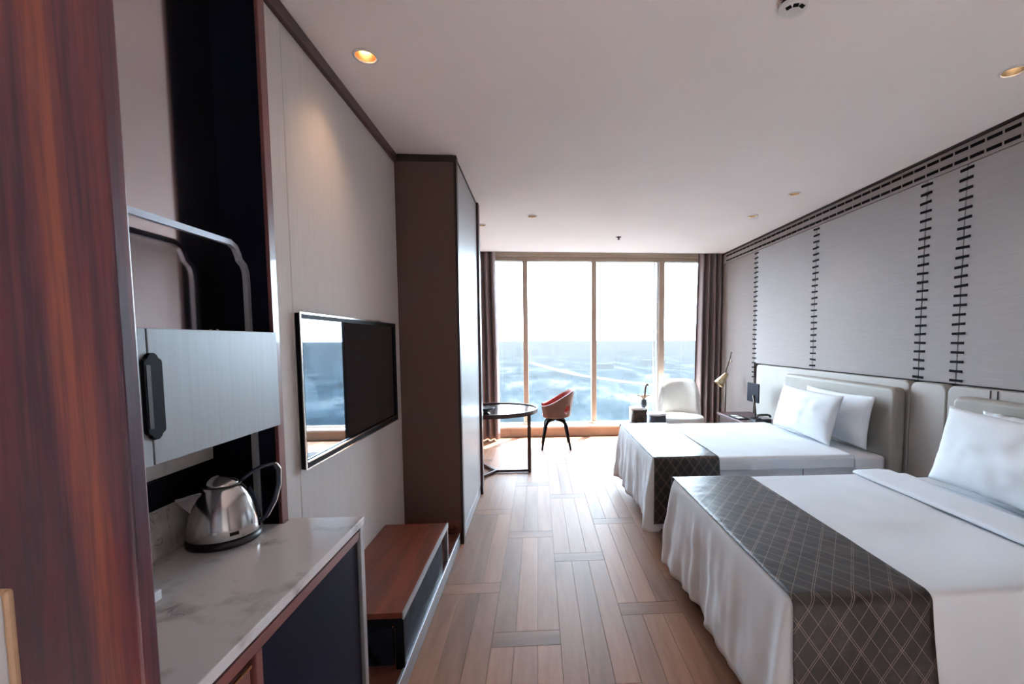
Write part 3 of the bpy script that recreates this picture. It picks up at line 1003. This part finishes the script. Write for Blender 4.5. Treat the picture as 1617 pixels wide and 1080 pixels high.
def runner(y0, y1, seed, label):
    xa, xb = 0.852, 1.348
    y0, y1 = y0 - 0.012, y1 + 0.012
    prof = []
    r = 0.03
    zt = ZT + 0.012
    for k in range(22):
        prof.append((y0 - 0.030 * (1 - k / 22.0), 0.17 + (zt - r - 0.17) * k / 22.0, 0, -1))
    for k in range(7):
        a = PI - 0.5 * PI * k / 6
        prof.append((y0 + r + r * math.cos(a), zt - r + r * math.sin(a), math.cos(a), math.sin(a)))
    n = 60
    for k in range(1, n):
        prof.append((y0 + r + (y1 - y0 - 2 * r) * k / n, zt, 0, 1))
    for k in range(7):
        a = 0.5 * PI - 0.5 * PI * k / 6
        prof.append((y1 - r + r * math.cos(a), zt - r + r * math.sin(a), math.cos(a), math.sin(a)))
    for k in range(1, 23):
        prof.append((y1 + 0.030 * k / 22.0, zt - r - (zt - r - 0.17) * k / 22.0, 0, 1))
    L = [0.0]
    for i in range(1, len(prof)):
        L.append(L[-1] + math.hypot(prof[i][0] - prof[i - 1][0], prof[i][1] - prof[i - 1][1]))
    rows, uv = [], []
    nx = 26
    for i, (y, z, ny, nzz) in enumerate(prof):
        row = []
        for k in range(nx + 1):
            x = xa + (xb - xa) * k / nx
            if nzz > 0.9:
                e = min(1.0, min(i, len(prof) - i) / 40.0)
                h = 0.0012 + 0.003 * max(0, nz(x * 5 + seed, y * 9, 2.0)) + 0.003 * abs(nz(x * 9, y * 14 + seed, 7.0))
                row.append((x, y, z + h))
            else:
                g = max(0.0, (zt - z) / 0.45)
                h = 0.006 + g * (0.012 + 0.020 * nz(x * 7 + seed, g, 3.0))
                sgn = -1 if y < (y0 + y1) / 2 else 1
                row.append((x + 0.02 * g * (k / nx - 0.5), y + sgn * h, z))
            uv.append((x, L[i]))
        rows.append(row)
    mb = MB().grid(rows)
    mb.uv = uv
    o = obj('bed_runner', mb, 'runner', None, smooth=True, solid=0.004, solid_off=1.0)
    return tag(o, label, 'bed runner', 'quilted slate bed runners')


runner(Y1A, Y1B, 2.0, 'dark slate bed runner with diamond quilting across the nearer bed')
runner(Y2A, Y2B, 9.0, 'dark slate bed runner across the foot of the farther bed')


def pillow(cx, cy, zb, w, h, T, lean, seed, label, ruffle=False, roll=0.0):
    """stands on its long edge; lean in radians towards the headboard"""
    n = 36
    front, back = [], []
    A = Vector((0, 1, 0))
    U = Vector((math.sin(lean), 0, math.cos(lean)))
    A, U = A * math.cos(roll) + U * math.sin(roll), U * math.cos(roll) - A * math.sin(roll)
    Nn = Vector((-math.cos(lean), 0, math.sin(lean)))
    c = Vector((cx, cy, zb)) + U * (h / 2)
    for i in range(n + 1):
        rf, rb = [], []
        v = -1 + 2 * i / n
        for j in range(n + 1):
            u = -1 + 2 * j / n
            su = u * (0.945 + 0.055 * v * v)
            sv = v * (0.925 + 0.075 * u * u)
            e = max(0.0, (1 - u * u) * (1 - v * v))
            t = T * e ** 0.42
            wr = 0.014 * nz(u * 2.2 + seed, v * 2.2, seed) + 0.010 * nz(u * 5 + seed, v * 2.5, 3.0)
            cr = 0.028 * max(0.0, nz((u - v) * 4 + seed, (u + v) * 1.2, 9.0)) * (abs(u) ** 2)
            k = e ** 0.5
            p = c + A * (su * w / 2) + U * (sv * h / 2)
            if ruffle and v > 0.72:
                p += Nn * (0.014 * math.sin(u * 34 + 3 * nz(u * 9, v * 4, seed))) * (v - 0.72) / 0.28
                p += U * 0.012 * nz(u * 15, seed, 1.0) * (v - 0.72) / 0.28
            rf.append(p + Nn * (t + (wr - cr) * k))
            rb.append(p - Nn * (t * 0.8 + wr * 0.3 * k))
        front.append(rf)
        back.append(rb[::-1])
    mb = MB().grid(front).grid(back)
    o = obj('pillow', mb, 'pillow', None, smooth=True, merge=0.0008)
    return tag(o, label, 'pillow', 'white pillows on the beds')


pillow(2.385, 4.005, 0.660, 0.92, 0.43, 0.085, 0.25, 1.0, 'front white pillow on the farther bed, creased at its right end', roll=0.02)
pillow(2.585, 3.85, 0.655, 0.92, 0.43, 0.065, 0.14, 4.0, 'white pillow behind the front one on the farther bed')
pillow(2.395, 2.145, 0.662, 0.94, 0.46, 0.09, 0.23, 7.0, 'large front white pillow on the nearer bed', roll=0.03)
pillow(2.60, 2.06, 0.656, 0.94, 0.45, 0.06, 0.13, 11.0, 'white pillow with crumpled top edge behind the front one on the nearer bed', True)

# folded top sheet on each bed, turned back below the pillows
def turned_sheet(y0, y1, seed, label):
    rows = []
    n = 60
    y0, y1 = y0 + 0.012, y1 - 0.012
    for i, (dx, dz) in enumerate(((0.0, 0.0), (-0.006, 0.006), (0.0, 0.013), (0.02, 0.017), (0.08, 0.018), (0.16, 0.018), (0.24, 0.012), (0.262, 0.002))):
        row = []
        for k in range(n + 1):
            y = y0 + (y1 - y0) * k / n
            ez = 0.004 * nz(y * 7, dx * 9, seed)
            row.append((2.06 + dx + 0.010 * nz(y * 3, seed, 0.0), y, ZT + 0.016 + dz + (ez if 1 < i < 7 else 0)))
        rows.append(row)
    o = obj('folded_sheet', MB().grid(rows), 'linen', None, smooth=True, solid=0.004, solid_off=1.0)
    return tag(o, label, 'sheet', 'folded top sheets')


turned_sheet(Y1A, Y1B, 3.0, 'white sheet folded back below the pillows of the nearer bed')

# ------------------------------------------------------------------ nightstand with things on it
ns = thing('nightstand', 'dark red-brown nightstand between the farther bed and the curtain', 'nightstand', (2.6, 5.35, 0))
obj('top', MB().box(2.36, 2.812, 4.90, 5.86, 0.545, 0.575), 'crown', ns, bevel=0.004)
obj('body', MB().box(2.40, 2.812, 4.93, 5.83, 0.12, 0.545), 'walnut', ns)
for (a, b) in ((4.94, 5.375), (5.385, 5.82)):
    d = obj('drawer', MB().box(2.385, 2.40, a, b, 0.33, 0.535), 'walnut', ns, bevel=0.002)
    obj('knob', MB().tube([(2.385, (a + b) / 2, 0.43), (2.365, (a + b) / 2, 0.43)], 0.01, 10), 'brass', d)
for (x, y) in ((2.42, 4.96), (2.42, 5.80), (2.79, 4.96), (2.79, 5.80)):
    obj('leg', MB().box(x - 0.015, x + 0.015, y - 0.015, y + 0.015, 0.0, 0.12), 'bronze', ns)
dp = thing('bedside_display', 'small square navy panel on a slim stand on the nightstand', 'display', (2.62, 5.30, 0.575))
obj('stand_base', MB().prism(rrect(2.57, 2.67, 5.24, 5.36, 0.02), 'z', 0.575, 0.587), 'black', dp, bevel=0.002)
obj('stem', MB().tube([(2.62, 5.30, 0.587), (2.612, 5.305, 0.70), (2.59, 5.315, 0.86)], 0.011, 10), 'bronze', dp, smooth=True)
obj('panel', MB().prism(rrect(5.21, 5.50, 0.775, 1.005, 0.008), 'x', 2.60, 2.615), 'navy_black', dp, bevel=0.002)
ph = thing('telephone', 'dark bedside telephone at the bed end of the nightstand', 'telephone', (2.55, 5.05, 0.575))
obj('body', MB().prism([(5.00, 0.575), (5.14, 0.575), (5.14, 0.590), (5.00, 0.625)], 'x', 2.47, 2.66), 'black_plastic', ph, bevel=0.004)
obj('handset', MB().tube([(2.50, 5.03, 0.640), (2.51, 5.03, 0.662), (2.55, 5.03, 0.668), (2.62, 5.03, 0.668), (2.65, 5.03, 0.660), (2.66, 5.03, 0.640)], 0.014, 10), 'black_plastic', ph, smooth=True)
obj('cord', MB().tube([(2.46, 5.05, 0.60), (2.44, 5.12, 0.582), (2.47, 5.2, 0.580), (2.55, 5.19, 0.580)], 0.004, 8), 'bronze', ph, smooth=True)
ty = thing('writing_tray', 'small black tray with pale notepads on the nightstand', 'tray', (2.45, 5.45, 0.575))
obj('tray', MB().prism(rrect(2.385, 2.52, 5.26, 5.55, 0.012), 'z', 0.575, 0.587), 'black', ty, bevel=0.002)
obj('notepad', MB().box(2.40, 2.47, 5.28, 5.38, 0.587, 0.592), 'white_plastic', ty)
obj('notepad', MB().box(2.40, 2.47, 5.42, 5.52, 0.587, 0.592), 'white_plastic', ty)

# ------------------------------------------------------------------ floor lamp by the curtain
fl = thing('reading_lamp', 'slim floor reading lamp with small brass cone shade before the right curtain', 'floor lamp', (2.66, 6.3, 0))
obj('base', MB().lathe([(0.12, 0.0), (0.12, 0.012), (0.02, 0.02)], (2.68, 6.35, 0), 32), 'bronze', fl, smooth=False)
obj('pole', MB().tube([(2.68, 6.35, 0.015), (2.68, 6.35, 1.08)], 0.010, 12), 'bronze', fl, smooth=True)
obj('upper_pole', MB().tube([(2.68, 6.35, 1.08), (2.715, 6.32, 1.24), (2.735, 6.30, 1.36)], 0.009, 10), 'bronze', fl, smooth=True)
obj('joint', MB().lathe([(0.010, -0.012), (0.015, -0.008), (0.015, 0.008), (0.010, 0.012)], (2.732, 6.30, 1.23), 14), 'brass', fl, smooth=True)
mtx = Matrix.Rotation(math.radians(38), 3, 'Y')
obj('shade', MB().lathe([(0.028, 0.0), (0.034, -0.02), (0.052, -0.10), (0.075, -0.20), (0.070, -0.20), (0.048, -0.10), (0.028, -0.02)], (2.668, 6.28, 1.055), 28, True, False, mtx), 'brass', fl, smooth=True)

# ------------------------------------------------------------------ round side tables, flower
def drum(x, y, h, r, mat, label):
    t_ = thing('drum_table', label, 'side table', (x, y, 0), 'round drum side tables by the armchair')
    obj('drum', MB().lathe([(r * 0.86, 0.0), (r * 0.97, 0.03), (r, h * 0.5), (r * 0.985, h - 0.03)], (x, y, 0), 40), mat, t_, smooth=True)
    obj('top', MB().lathe([(r * 0.97, h - 0.03), (r * 1.01, h - 0.025), (r * 1.01, h - 0.006), (r * 0.98, h)], (x, y, 0), 40), 'stone_top', t_, bevel=0.001)


drum(1.46, 6.55, 0.555, 0.135, 'drum_bronze', 'round bronze-black drum table with pale top holding the flower vase')
drum(1.64, 6.22, 0.520, 0.135, 'drum_navy', 'round navy drum table with pale top before the armchair')
vs_ = thing('flower_vase', 'small grey vase with tan blossom and curved twig on the bronze drum table', 'vase', (1.54, 6.50, 0.555))
VX, VY, VZ = 1.53, 6.52, 0.5555
obj('vase', MB().lathe([(0.030, 0.0), (0.042, 0.02), (0.045, 0.06), (0.036, 0.10), (0.040, 0.118)], (VX, VY, VZ), 24), 'vase', vs_, smooth=True)
obj('twig', MB().tube([(VX, VY, VZ + 0.1), (VX + 0.015, VY, VZ + 0.18), (VX + 0.022, VY, VZ + 0.26), (VX + 0.030, VY, VZ + 0.31), (VX + 0.052, VY, VZ + 0.335), (VX + 0.066, VY, VZ + 0.318)],
                      [0.012, 0.012, 0.014, 0.014, 0.016, 0.010], 10), 'twig', vs_, smooth=True)
for k in range(7):
    a = 2 * PI * k / 7 + 0.3
    rows = []
    for i in range(5):
        f = i / 4
        w = 0.026 * math.sin(PI * (0.15 + 0.8 * f))
        rr = 0.015 + 0.075 * f
        z = VZ + 0.118 + 0.045 * math.sin(f * 1.9) + 0.01 * math.sin(k * 2.3)
        rows.append([(VX + rr * math.cos(a) - s * w * math.sin(a), VY + rr * math.sin(a) + s * w * math.cos(a), z + 0.012 * abs(s)) for s in (-1, -0.5, 0, 0.5, 1)])
    obj('petal', MB().grid(rows), 'petal', vs_, smooth=True, solid=0.003)

# ------------------------------------------------------------------ armchair
AX, AY = 2.075, 6.52
ac = thing('armchair', 'cream armchair with high rounded back before the window by the right curtain', 'armchair', (AX, AY, 0))
rot = Matrix.Rotation(math.radians(-12), 3, 'Z')


def ar(x, y, z):
    p = rot @ Vector((x, y, 0))
    return (AX + p.x, AY + p.y, z)


def squircle(t, p=2.6):
    c, s = math.cos(t), math.sin(t)
    return math.copysign(abs(c) ** (2 / p), c), math.copysign(abs(s) ** (2 / p), s)


# seat: soft rounded block
rows = []
for (z, k) in ((0.20, 0.80), (0.205, 0.90), (0.24, 0.965), (0.33, 1.0), (0.39, 0.99), (0.425, 0.94), (0.437, 0.80), (0.443, 0.5), (0.445, 0.05)):
    rows.append([ar(0.34 * k * squircle(2 * PI * i / 44)[0], 0.32 * k * squircle(2 * PI * i / 44)[1] - 0.04, z) for i in range(44)])
obj('seat', MB().grid(rows, True), 'cream', ac, smooth=True)
# back: curved padded shell with rounded top
nA, nV = 44, 16
outer, inner = [], []
for j in range(nV + 1):
    f = j / nV
    ro, ri = [], []
    for i in range(nA + 1):
        u = -1 + 2 * i / nA
        ang = u * math.radians(78)
        top = 0.36 + 0.575 * max(0.02, 1 - abs(u) ** 5.0) ** 0.46
        z = 0.30 + (top - 0.30) * f
        th = 0.05 * max(0.02, 1 - max(0, f) ** 6) ** 0.5 * max(0.05, 1 - abs(u) ** 10) ** 0.5
        lean = 0.10 * f
        for lst, sgn in ((ro, 1), (ri, -1)):
            R = 0.305 + sgn * th
            lst.append(ar(R * math.sin(ang) * (1 - 0.04 * f), 0.02 + R * 0.92 * math.cos(ang) + lean, z))
    outer.append(ro)
    inner.append(ri[::-1])
sh = MB()
ring = [o + i for o, i in zip(outer, inner)]
sh.grid(ring, True)
tp = [(k, k + 1, 2 * (nA + 1) - 2 - k, 2 * (nA + 1) - 1 - k) for k in range(nA)]
sh.f += [tuple(x + nV * 2 * (nA + 1) for x in q) for q in tp] + [tuple(reversed(q)) for q in tp]
obj('backrest', sh, 'cream', ac, smooth=True)
obj('base', MB().lathe([(0.25, 0.0), (0.26, 0.02), (0.20, 0.06), (0.20, 0.205)], (AX, AY - 0.02, 0), 32), 'bronze', ac)

# ------------------------------------------------------------------ round table
TX, TY, TR = -0.50, 5.25, 0.485
rt = thing('round_table', 'round dark glossy table on three bar legs beside the wardrobe', 'table', (TX, TY, 0))
obj('table_top', MB().lathe([(TR - 0.03, 0.715), (TR - 0.004, 0.722), (TR - 0.004, 0.743)], (TX, TY, 0), 72), 'table_top', rt)
obj('rim', MB().lathe([(TR - 0.006, 0.712), (TR, 0.712), (TR, 0.756), (TR - 0.010, 0.756), (TR - 0.010, 0.744)], (TX, TY, 0), 72, False, False), 'walnut', rt, solid=0.002)
for k, a in enumerate((0, 122, 238)):
    a = math.radians(a)
    d = Vector((math.cos(a), math.sin(a), 0))
    n_ = Vector((-d.y, d.x, 0))
    c = Vector((TX, TY, 0))
    lg = MB()
    R_ = 0.385
    w, h = 0.013, 0.028
    lg.add([c + d * (R_ + p) + n_ * s + Vector((0, 0, z)) for z in (0.0, 0.714) for p, s in ((-0.02, -w), (0.02, -w), (0.02, w), (-0.02, w))],
           [(0, 3, 2, 1), (4, 5, 6, 7), (0, 1, 5, 4), (1, 2, 6, 5), (2, 3, 7, 6), (3, 0, 4, 7)])
    obj('leg', lg, 'walnut', rt, bevel=0.002)
    sp_ = MB()
    sp_.add([c + d * p + n_ * s + Vector((0, 0, z)) for z in (0.006, 0.036) for p, s in ((0.0, -w), (R_ - 0.02, -w), (R_ - 0.02, w), (0.0, w))],
            [(0, 3, 2, 1), (4, 5, 6, 7), (0, 1, 5, 4), (1, 2, 6, 5), (2, 3, 7, 6), (3, 0, 4, 7)])
    obj('stretcher', sp_, 'walnut', rt, bevel=0.002)
bw = thing('black_dish', 'small black dish on a foot near the wardrobe edge of the round table', 'dish', (-0.56, 4.93, 0.744))
obj('bowl', MB().lathe([(0.03, 0.03), (0.075, 0.048), (0.095, 0.066), (0.088, 0.066), (0.06, 0.052), (0.01, 0.045)], (-0.57, 4.93, 0.744), 32), 'black_plastic', bw, smooth=True)
obj('foot', MB().lathe([(0.045, 0.0), (0.04, 0.006), (0.022, 0.018), (0.03, 0.032)], (-0.57, 4.93, 0.744), 24), 'black_plastic', bw, smooth=True)

# ------------------------------------------------------------------ tub chair
CX, CY = 0.235, 6.52
tc_ = thing('tub_chair', 'brown leather tub chair with dark splayed legs before the window', 'chair', (CX, CY, 0))
ROTC = math.radians(0)


def shell(off, hole):
    rows = []
    nth, nt = 64, 16
    A0 = math.radians(138)
    for j in range(nt + 1):
        t_ = j / nt
        row = []
        for i in range(nth + 1):
            u = -1 + 2 * i / nth
            th = u * A0
            c_ = abs(th) / A0
            top = 0.845 - 0.20 * smooth_step(0.12, 0.95, c_) - 0.03 * c_
            # profile: flat under the seat, rounded bottom edge, nearly straight wall
            if t_ < 0.3:
                f = t_ / 0.3
                r = 0.13 + 0.085 * math.sin(f * PI / 2)
                z = 0.432 + 0.035 * (1 - math.cos(f * PI / 2))
            else:
                f = (t_ - 0.3) / 0.7
                r = 0.215 + 0.045 * f + 0.02 * math.cos(th) * f
                z = 0.467 + (top - 0.467) * f
            r -= off
            e = 1.0 + 0.10 * abs(math.sin(2 * th)) ** 1.5
            a = th + ROTC
            row.append((CX + r * e * math.cos(a), CY + r * e * math.sin(a) * 0.98, z + (off * 0.6 if t_ < 0.3 else -off * 0.2)))
        rows.append(row)
    mb = MB().grid(rows)
    if hole:
        keep = []
        for q in mb.f:
            j = min(q) // (nth + 1)
            i = min(q) % (nth + 1)
            u = -1 + 2 * (i + 0.5) / nth
            th = math.degrees(u * A0)
            tt = (j + 0.5) / nt
            if ((abs(th) - 50) / 11) ** 2 + ((tt - 0.50) / 0.13) ** 2 < 1 and th < 0:
                continue
            keep.append(q)
        mb.f = keep
    return mb


obj('shell', shell(0.0, True), 'leather', tc_, smooth=True, solid=0.010, solid_off=-1)
obj('lining', shell(0.014, True), 'red_leather', tc_, smooth=True, solid=0.006, solid_off=-1)
obj('seat_pad', MB().lathe([(0.16, 0.445), (0.185, 0.455), (0.19, 0.475), (0.17, 0.488), (0.05, 0.492)], (CX, CY, 0), 36), 'red_leather', tc_, smooth=True)
obj('hub', MB().lathe([(0.05, 0.395), (0.14, 0.415), (0.14, 0.434)], (CX, CY, 0), 24), 'black', tc_)
for (fx, fy) in ((-0.195, -0.235), (0.205, -0.245), (-0.19, 0.24), (0.20, 0.24)):
    obj('leg', MB().tube([(CX + fx * 0.12, CY + fy * 0.12, 0.405), (CX + fx * 0.58, CY + fy * 0.58, 0.385), (CX + fx * 0.72, CY + fy * 0.72, 0.33), (CX + fx, CY + fy, 0.0)],
                         [0.024, 0.025, 0.025, 0.013], 10), 'black', tc_, smooth=True)


# ------------------------------------------------------------------ curtains
def curtain(x0, x1, inner_left, seed, label, nfold):
    rows = []
    nx_, nz_ = 150, 24
    for j in range(nz_ + 1):
        f = j / nz_
        z = 3.02 - f * 2.995
        row = []
        for i in range(nx_ + 1):
            u = i / nx_
            # cloth gathers at the top and opens a little towards the floor
            spread_ = 1.0 + 0.09 * math.sin(min(1.0, f * 1.1) * PI / 2)
            if inner_left:
                x = x1 - (x1 - x0) * (1 - u) * spread_
            else:
                x = x0 + (x1 - x0) * u * spread_
            ph_ = u * nfold * 2 * PI + 0.5 * nz(u * 5, seed, 0) + 0.3 * f * nz(u * 4, seed + 4, f)
            amp = 0.060 + 0.015 * f
            y = 7.02 + amp * math.sin(ph_) + 0.016 * math.sin(ph_ * 2.0 + 1.3) + 0.012 * nz(u * 9, f * 2, seed)
            row.append((x + 0.010 * math.cos(ph_), y, z))
        rows.append(row)
    o = obj('curtain', MB().grid(rows), 'curtain', None, smooth=True, solid=0.004)
    return tag(o, label, 'curtain', 'floor-length curtains')


curtain(-1.12, -0.655, False, 3.0, 'brown floor-length curtain gathered left of the window beside the wardrobe', 5)
curtain(2.485, 2.85, True, 8.0, 'brown floor-length curtain gathered right of the window by the stitched wall', 4)


# ------------------------------------------------------------------ ceiling fittings
def downlight(i, x, y, label, power, lit, cone=105):
    d = thing('downlight', label, 'ceiling light', (x, y, CEIL), 'recessed ceiling downlights')
    obj('ring', MB().lathe([(0.0455, CEIL - 0.001), (0.056, CEIL - 0.001), (0.057, CEIL - 0.004), (0.046, CEIL - 0.006)], (x, y, 0), 36, False, False), 'white_plastic', d, smooth=True, solid=0.001)
    obj('reflector', MB().lathe([(0.0445, CEIL - 0.002), (0.042, CEIL + 0.02), (0.034, CEIL + 0.05), (0.024, CEIL + 0.07)], (x, y, 0), 36, False, False), 'copper' if lit else 'bronze', d, smooth=True)
    obj('lamp', MB().lathe([(0.026, CEIL + 0.060), (0.026, CEIL + 0.045), (0.020, CEIL + 0.036), (0.004, CEIL + 0.033)], (x, y, 0), 24), 'lamp_glow', d, smooth=True)
    ld = bpy.data.lights.new('downlight_beam', 'SPOT')
    ld.energy = power
    ld.color = (1.0, 0.62, 0.38) if lit else (1.0, 0.86, 0.79)
    ld.spot_size = math.radians(cone)
    ld.spot_blend = 1.0
    ld.shadow_soft_size = 0.02
    lo = bpy.data.objects.new('downlight_beam', ld)
    COL.objects.link(lo)
    lo.parent = d
    lo.location = (0, 0, 0.022)
    if lit:
        lo.rotation_euler = (0.0, math.radians(-9), 0.0)


LBL = ['lit copper-rimmed downlight in the ceiling above the television wall',
       'downlight cut by the right edge of the photograph above the nearer pillows',
       'downlight in the ceiling above the pillows of the farther bed',
       'faint small downlight farther on towards the right curtain',
       'small downlight beside the top of the dark wardrobe post',
       'faint downlight in the middle of the ceiling before the window',
       'unseen fill downlight added over the entry, behind the camera', 'unseen fill downlight added at the entry door, behind the camera',
       'unseen fill downlight added behind the camera near the middle of the ceiling', 'unseen fill downlight added in the back corner over the right wall']
for i, (x, y) in enumerate(DL):
    downlight(i, x, y, LBL[i], DOWNLIGHT_W * (0.5, 0.3, 0.3, 0.3, 0.3, 0.3, 10.0, 10.0, 5.0, 3.0)[i], i in (0,), 105 if i < 6 else 78)
sd = thing('smoke_detector', 'white round smoke detector at the top edge of the ceiling', 'smoke detector', (1.0, 1.80, CEIL))
obj('base', MB().lathe([(0.058, CEIL - 0.0005), (0.060, CEIL - 0.006), (0.056, CEIL - 0.016)], (1.0, 1.80, 0), 36), 'detector_base', sd, smooth=False)
obj('cage', MB().lathe([(0.050, CEIL - 0.016), (0.050, CEIL - 0.030)], (1.0, 1.80, 0), 36), 'black', sd)
for k in range(8):
    a = 2 * PI * k / 8
    obj('rib', MB().tube([(1.0 + 0.053 * math.cos(a), 1.80 + 0.053 * math.sin(a), CEIL - 0.015), (1.0 + 0.053 * math.cos(a), 1.80 + 0.053 * math.sin(a), CEIL - 0.031)], 0.005, 6), 'white_plastic', sd)
obj('cover', MB().lathe([(0.055, CEIL - 0.030), (0.056, CEIL - 0.036), (0.046, CEIL - 0.046), (0.02, CEIL - 0.050)], (1.0, 1.80, 0), 36), 'white_plastic', sd, smooth=True)
for k in (-1, 0, 1):
    a = math.radians(-105 + 42 * k)
    c_ = Vector((1.0 + 0.036 * math.cos(a), 1.80 + 0.036 * math.sin(a), CEIL - 0.0475))
    t_ = Vector((-math.sin(a), math.cos(a), 0)) * 0.010
    r_ = Vector((math.cos(a), math.sin(a), 0.35)) * 0.006
    u_ = Vector((0, 0, 0.003))
    obj('slot', MB().add([c_ + e * t_ + f * r_ + g * u_ for g in (-1, 1) for e, f in ((-1, -1), (1, -1), (1, 1), (-1, 1))],
                         [(0, 3, 2, 1), (4, 5, 6, 7), (0, 1, 5, 4), (1, 2, 6, 5), (2, 3, 7, 6), (3, 0, 4, 7)]), 'black', sd)
sk = thing('sprinkler', 'tiny dark sprinkler head in the ceiling before the window', 'sprinkler', (1.037, 5.87, CEIL))
obj('plate', MB().lathe([(0.032, CEIL - 0.0005), (0.030, CEIL - 0.008), (0.012, CEIL - 0.012)], (1.037, 5.87, 0), 24), 'bronze', sk)
obj('head', MB().lathe([(0.010, CEIL - 0.012), (0.010, CEIL - 0.03), (0.018, CEIL - 0.032), (0.018, CEIL - 0.035)], (1.037, 5.87, 0), 16), 'bronze', sk)

# ------------------------------------------------------------------ outside: plain far below
ZG = -140.0
gr = obj('ground_outside', MB().add([(-16000, 40, ZG), (16000, 40, ZG), (16000, 26000, ZG), (-16000, 26000, ZG)], [(0, 1, 2, 3)]), 'ground')
struct(gr)


def strip(pts, w, label):
    vs, fs = [], []
    for i, p in enumerate(pts):
        a = Vector(pts[max(0, i - 1)])
        b = Vector(pts[min(len(pts) - 1, i + 1)])
        d = (b - a).normalized()
        n_ = Vector((-d.y, d.x))
        for s in (-1, 1):
            for z in (ZG, ZG + 3.0):
                vs.append((p[0] + n_.x * w * s, p[1] + n_.y * w * s, z))
    n = len(pts)
    for i in range(n - 1):
        a, b = 4 * i, 4 * i + 4
        fs += [(a + 1, b + 1, b + 3, a + 3), (a, a + 1, b + 1, b), (a + 2, b + 2, b + 3, a + 3)]
    o = obj('far_road', MB().add(vs, fs), 'road')
    return tag(o, label, 'road')


strip([(-60, 3000), (60, 2300), (170, 1800), (300, 1480), (420, 1300)], 26, 'pale straight road crossing the plain behind the middle mullion')
spots = [(-160, 4300, 90, 70), (-30, 4400, 60, 60), (90, 4600, 70, 110), (190, 4500, 50, 90), (820, 4300, 130, 40), (1500, 4100, 90, 80), (1700, 4300, 70, 115),
         (1830, 4200, 100, 90), (-420, 3600, 120, 30), (660, 2600, 120, 25), (1250, 2500, 60, 110), (1340, 2400, 50, 85), (330, 2300, 90, 20), (-330, 1900, 70, 20)]
names = ['leftmost', 'second', 'third', 'fourth', 'fifth', 'sixth', 'seventh', 'eighth', 'ninth', 'tenth', 'eleventh', 'twelfth', 'thirteenth', 'fourteenth']
order = sorted(range(len(spots)), key=lambda i: spots[i][0] / spots[i][1])
rank = {k: r for r, k in enumerate(order)}
for i, (x, y, w, h) in enumerate(spots):
    b = thing('far_building', 'hazy pale building on the plain outside, %s from the left' % (names[rank[i]] if rank[i] else 'the first'), 'building', (x, y, ZG), 'hazy far buildings')
    obj('block', MB().box(x - w / 2, x + w / 2, y - w / 2, y + w / 2, ZG, ZG + h), 'far_block', b)
    obj('roof', MB().box(x - w * 0.54, x + w * 0.54, y - w * 0.54, y + w * 0.54, ZG + h, ZG + h + 5), 'far_roof', b)

# ------------------------------------------------------------------ haze lying over the plain
hz = obj('haze', MB().box(-15800, 15800, 60, 25800, ZG + 0.5, -12.0), None)
hm = bpy.data.materials.new('grey_haze')
hm.use_nodes = True
hnt = hm.node_tree
hnt.nodes.clear()
sc_ = N(hnt, 'ShaderNodeVolumeScatter')
HAZE = 0.00055
ALB = (0.062, 0.0635, 0.0645)
sc_.inputs['Color'].default_value = (*ALB, 1)
sc_.inputs['Density'].default_value = HAZE
ab_ = N(hnt, 'ShaderNodeVolumeAbsorption')
ab_.inputs['Color'].default_value = (*ALB, 1)
ab_.inputs['Density'].default_value = HAZE
ad_ = N(hnt, 'ShaderNodeAddShader')
ho = hnt.nodes.new('ShaderNodeOutputMaterial')
hnt.links.new(sc_.outputs[0], ad_.inputs[0])
hnt.links.new(ab_.outputs[0], ad_.inputs[1])
hnt.links.new(ad_.outputs[0], ho.inputs['Volume'])
hz.data.materials.append(hm)
hz['kind'] = 'stuff'
hz['label'] = 'pale bluish haze lying over the plain outside the window'
hz['category'] = 'haze'
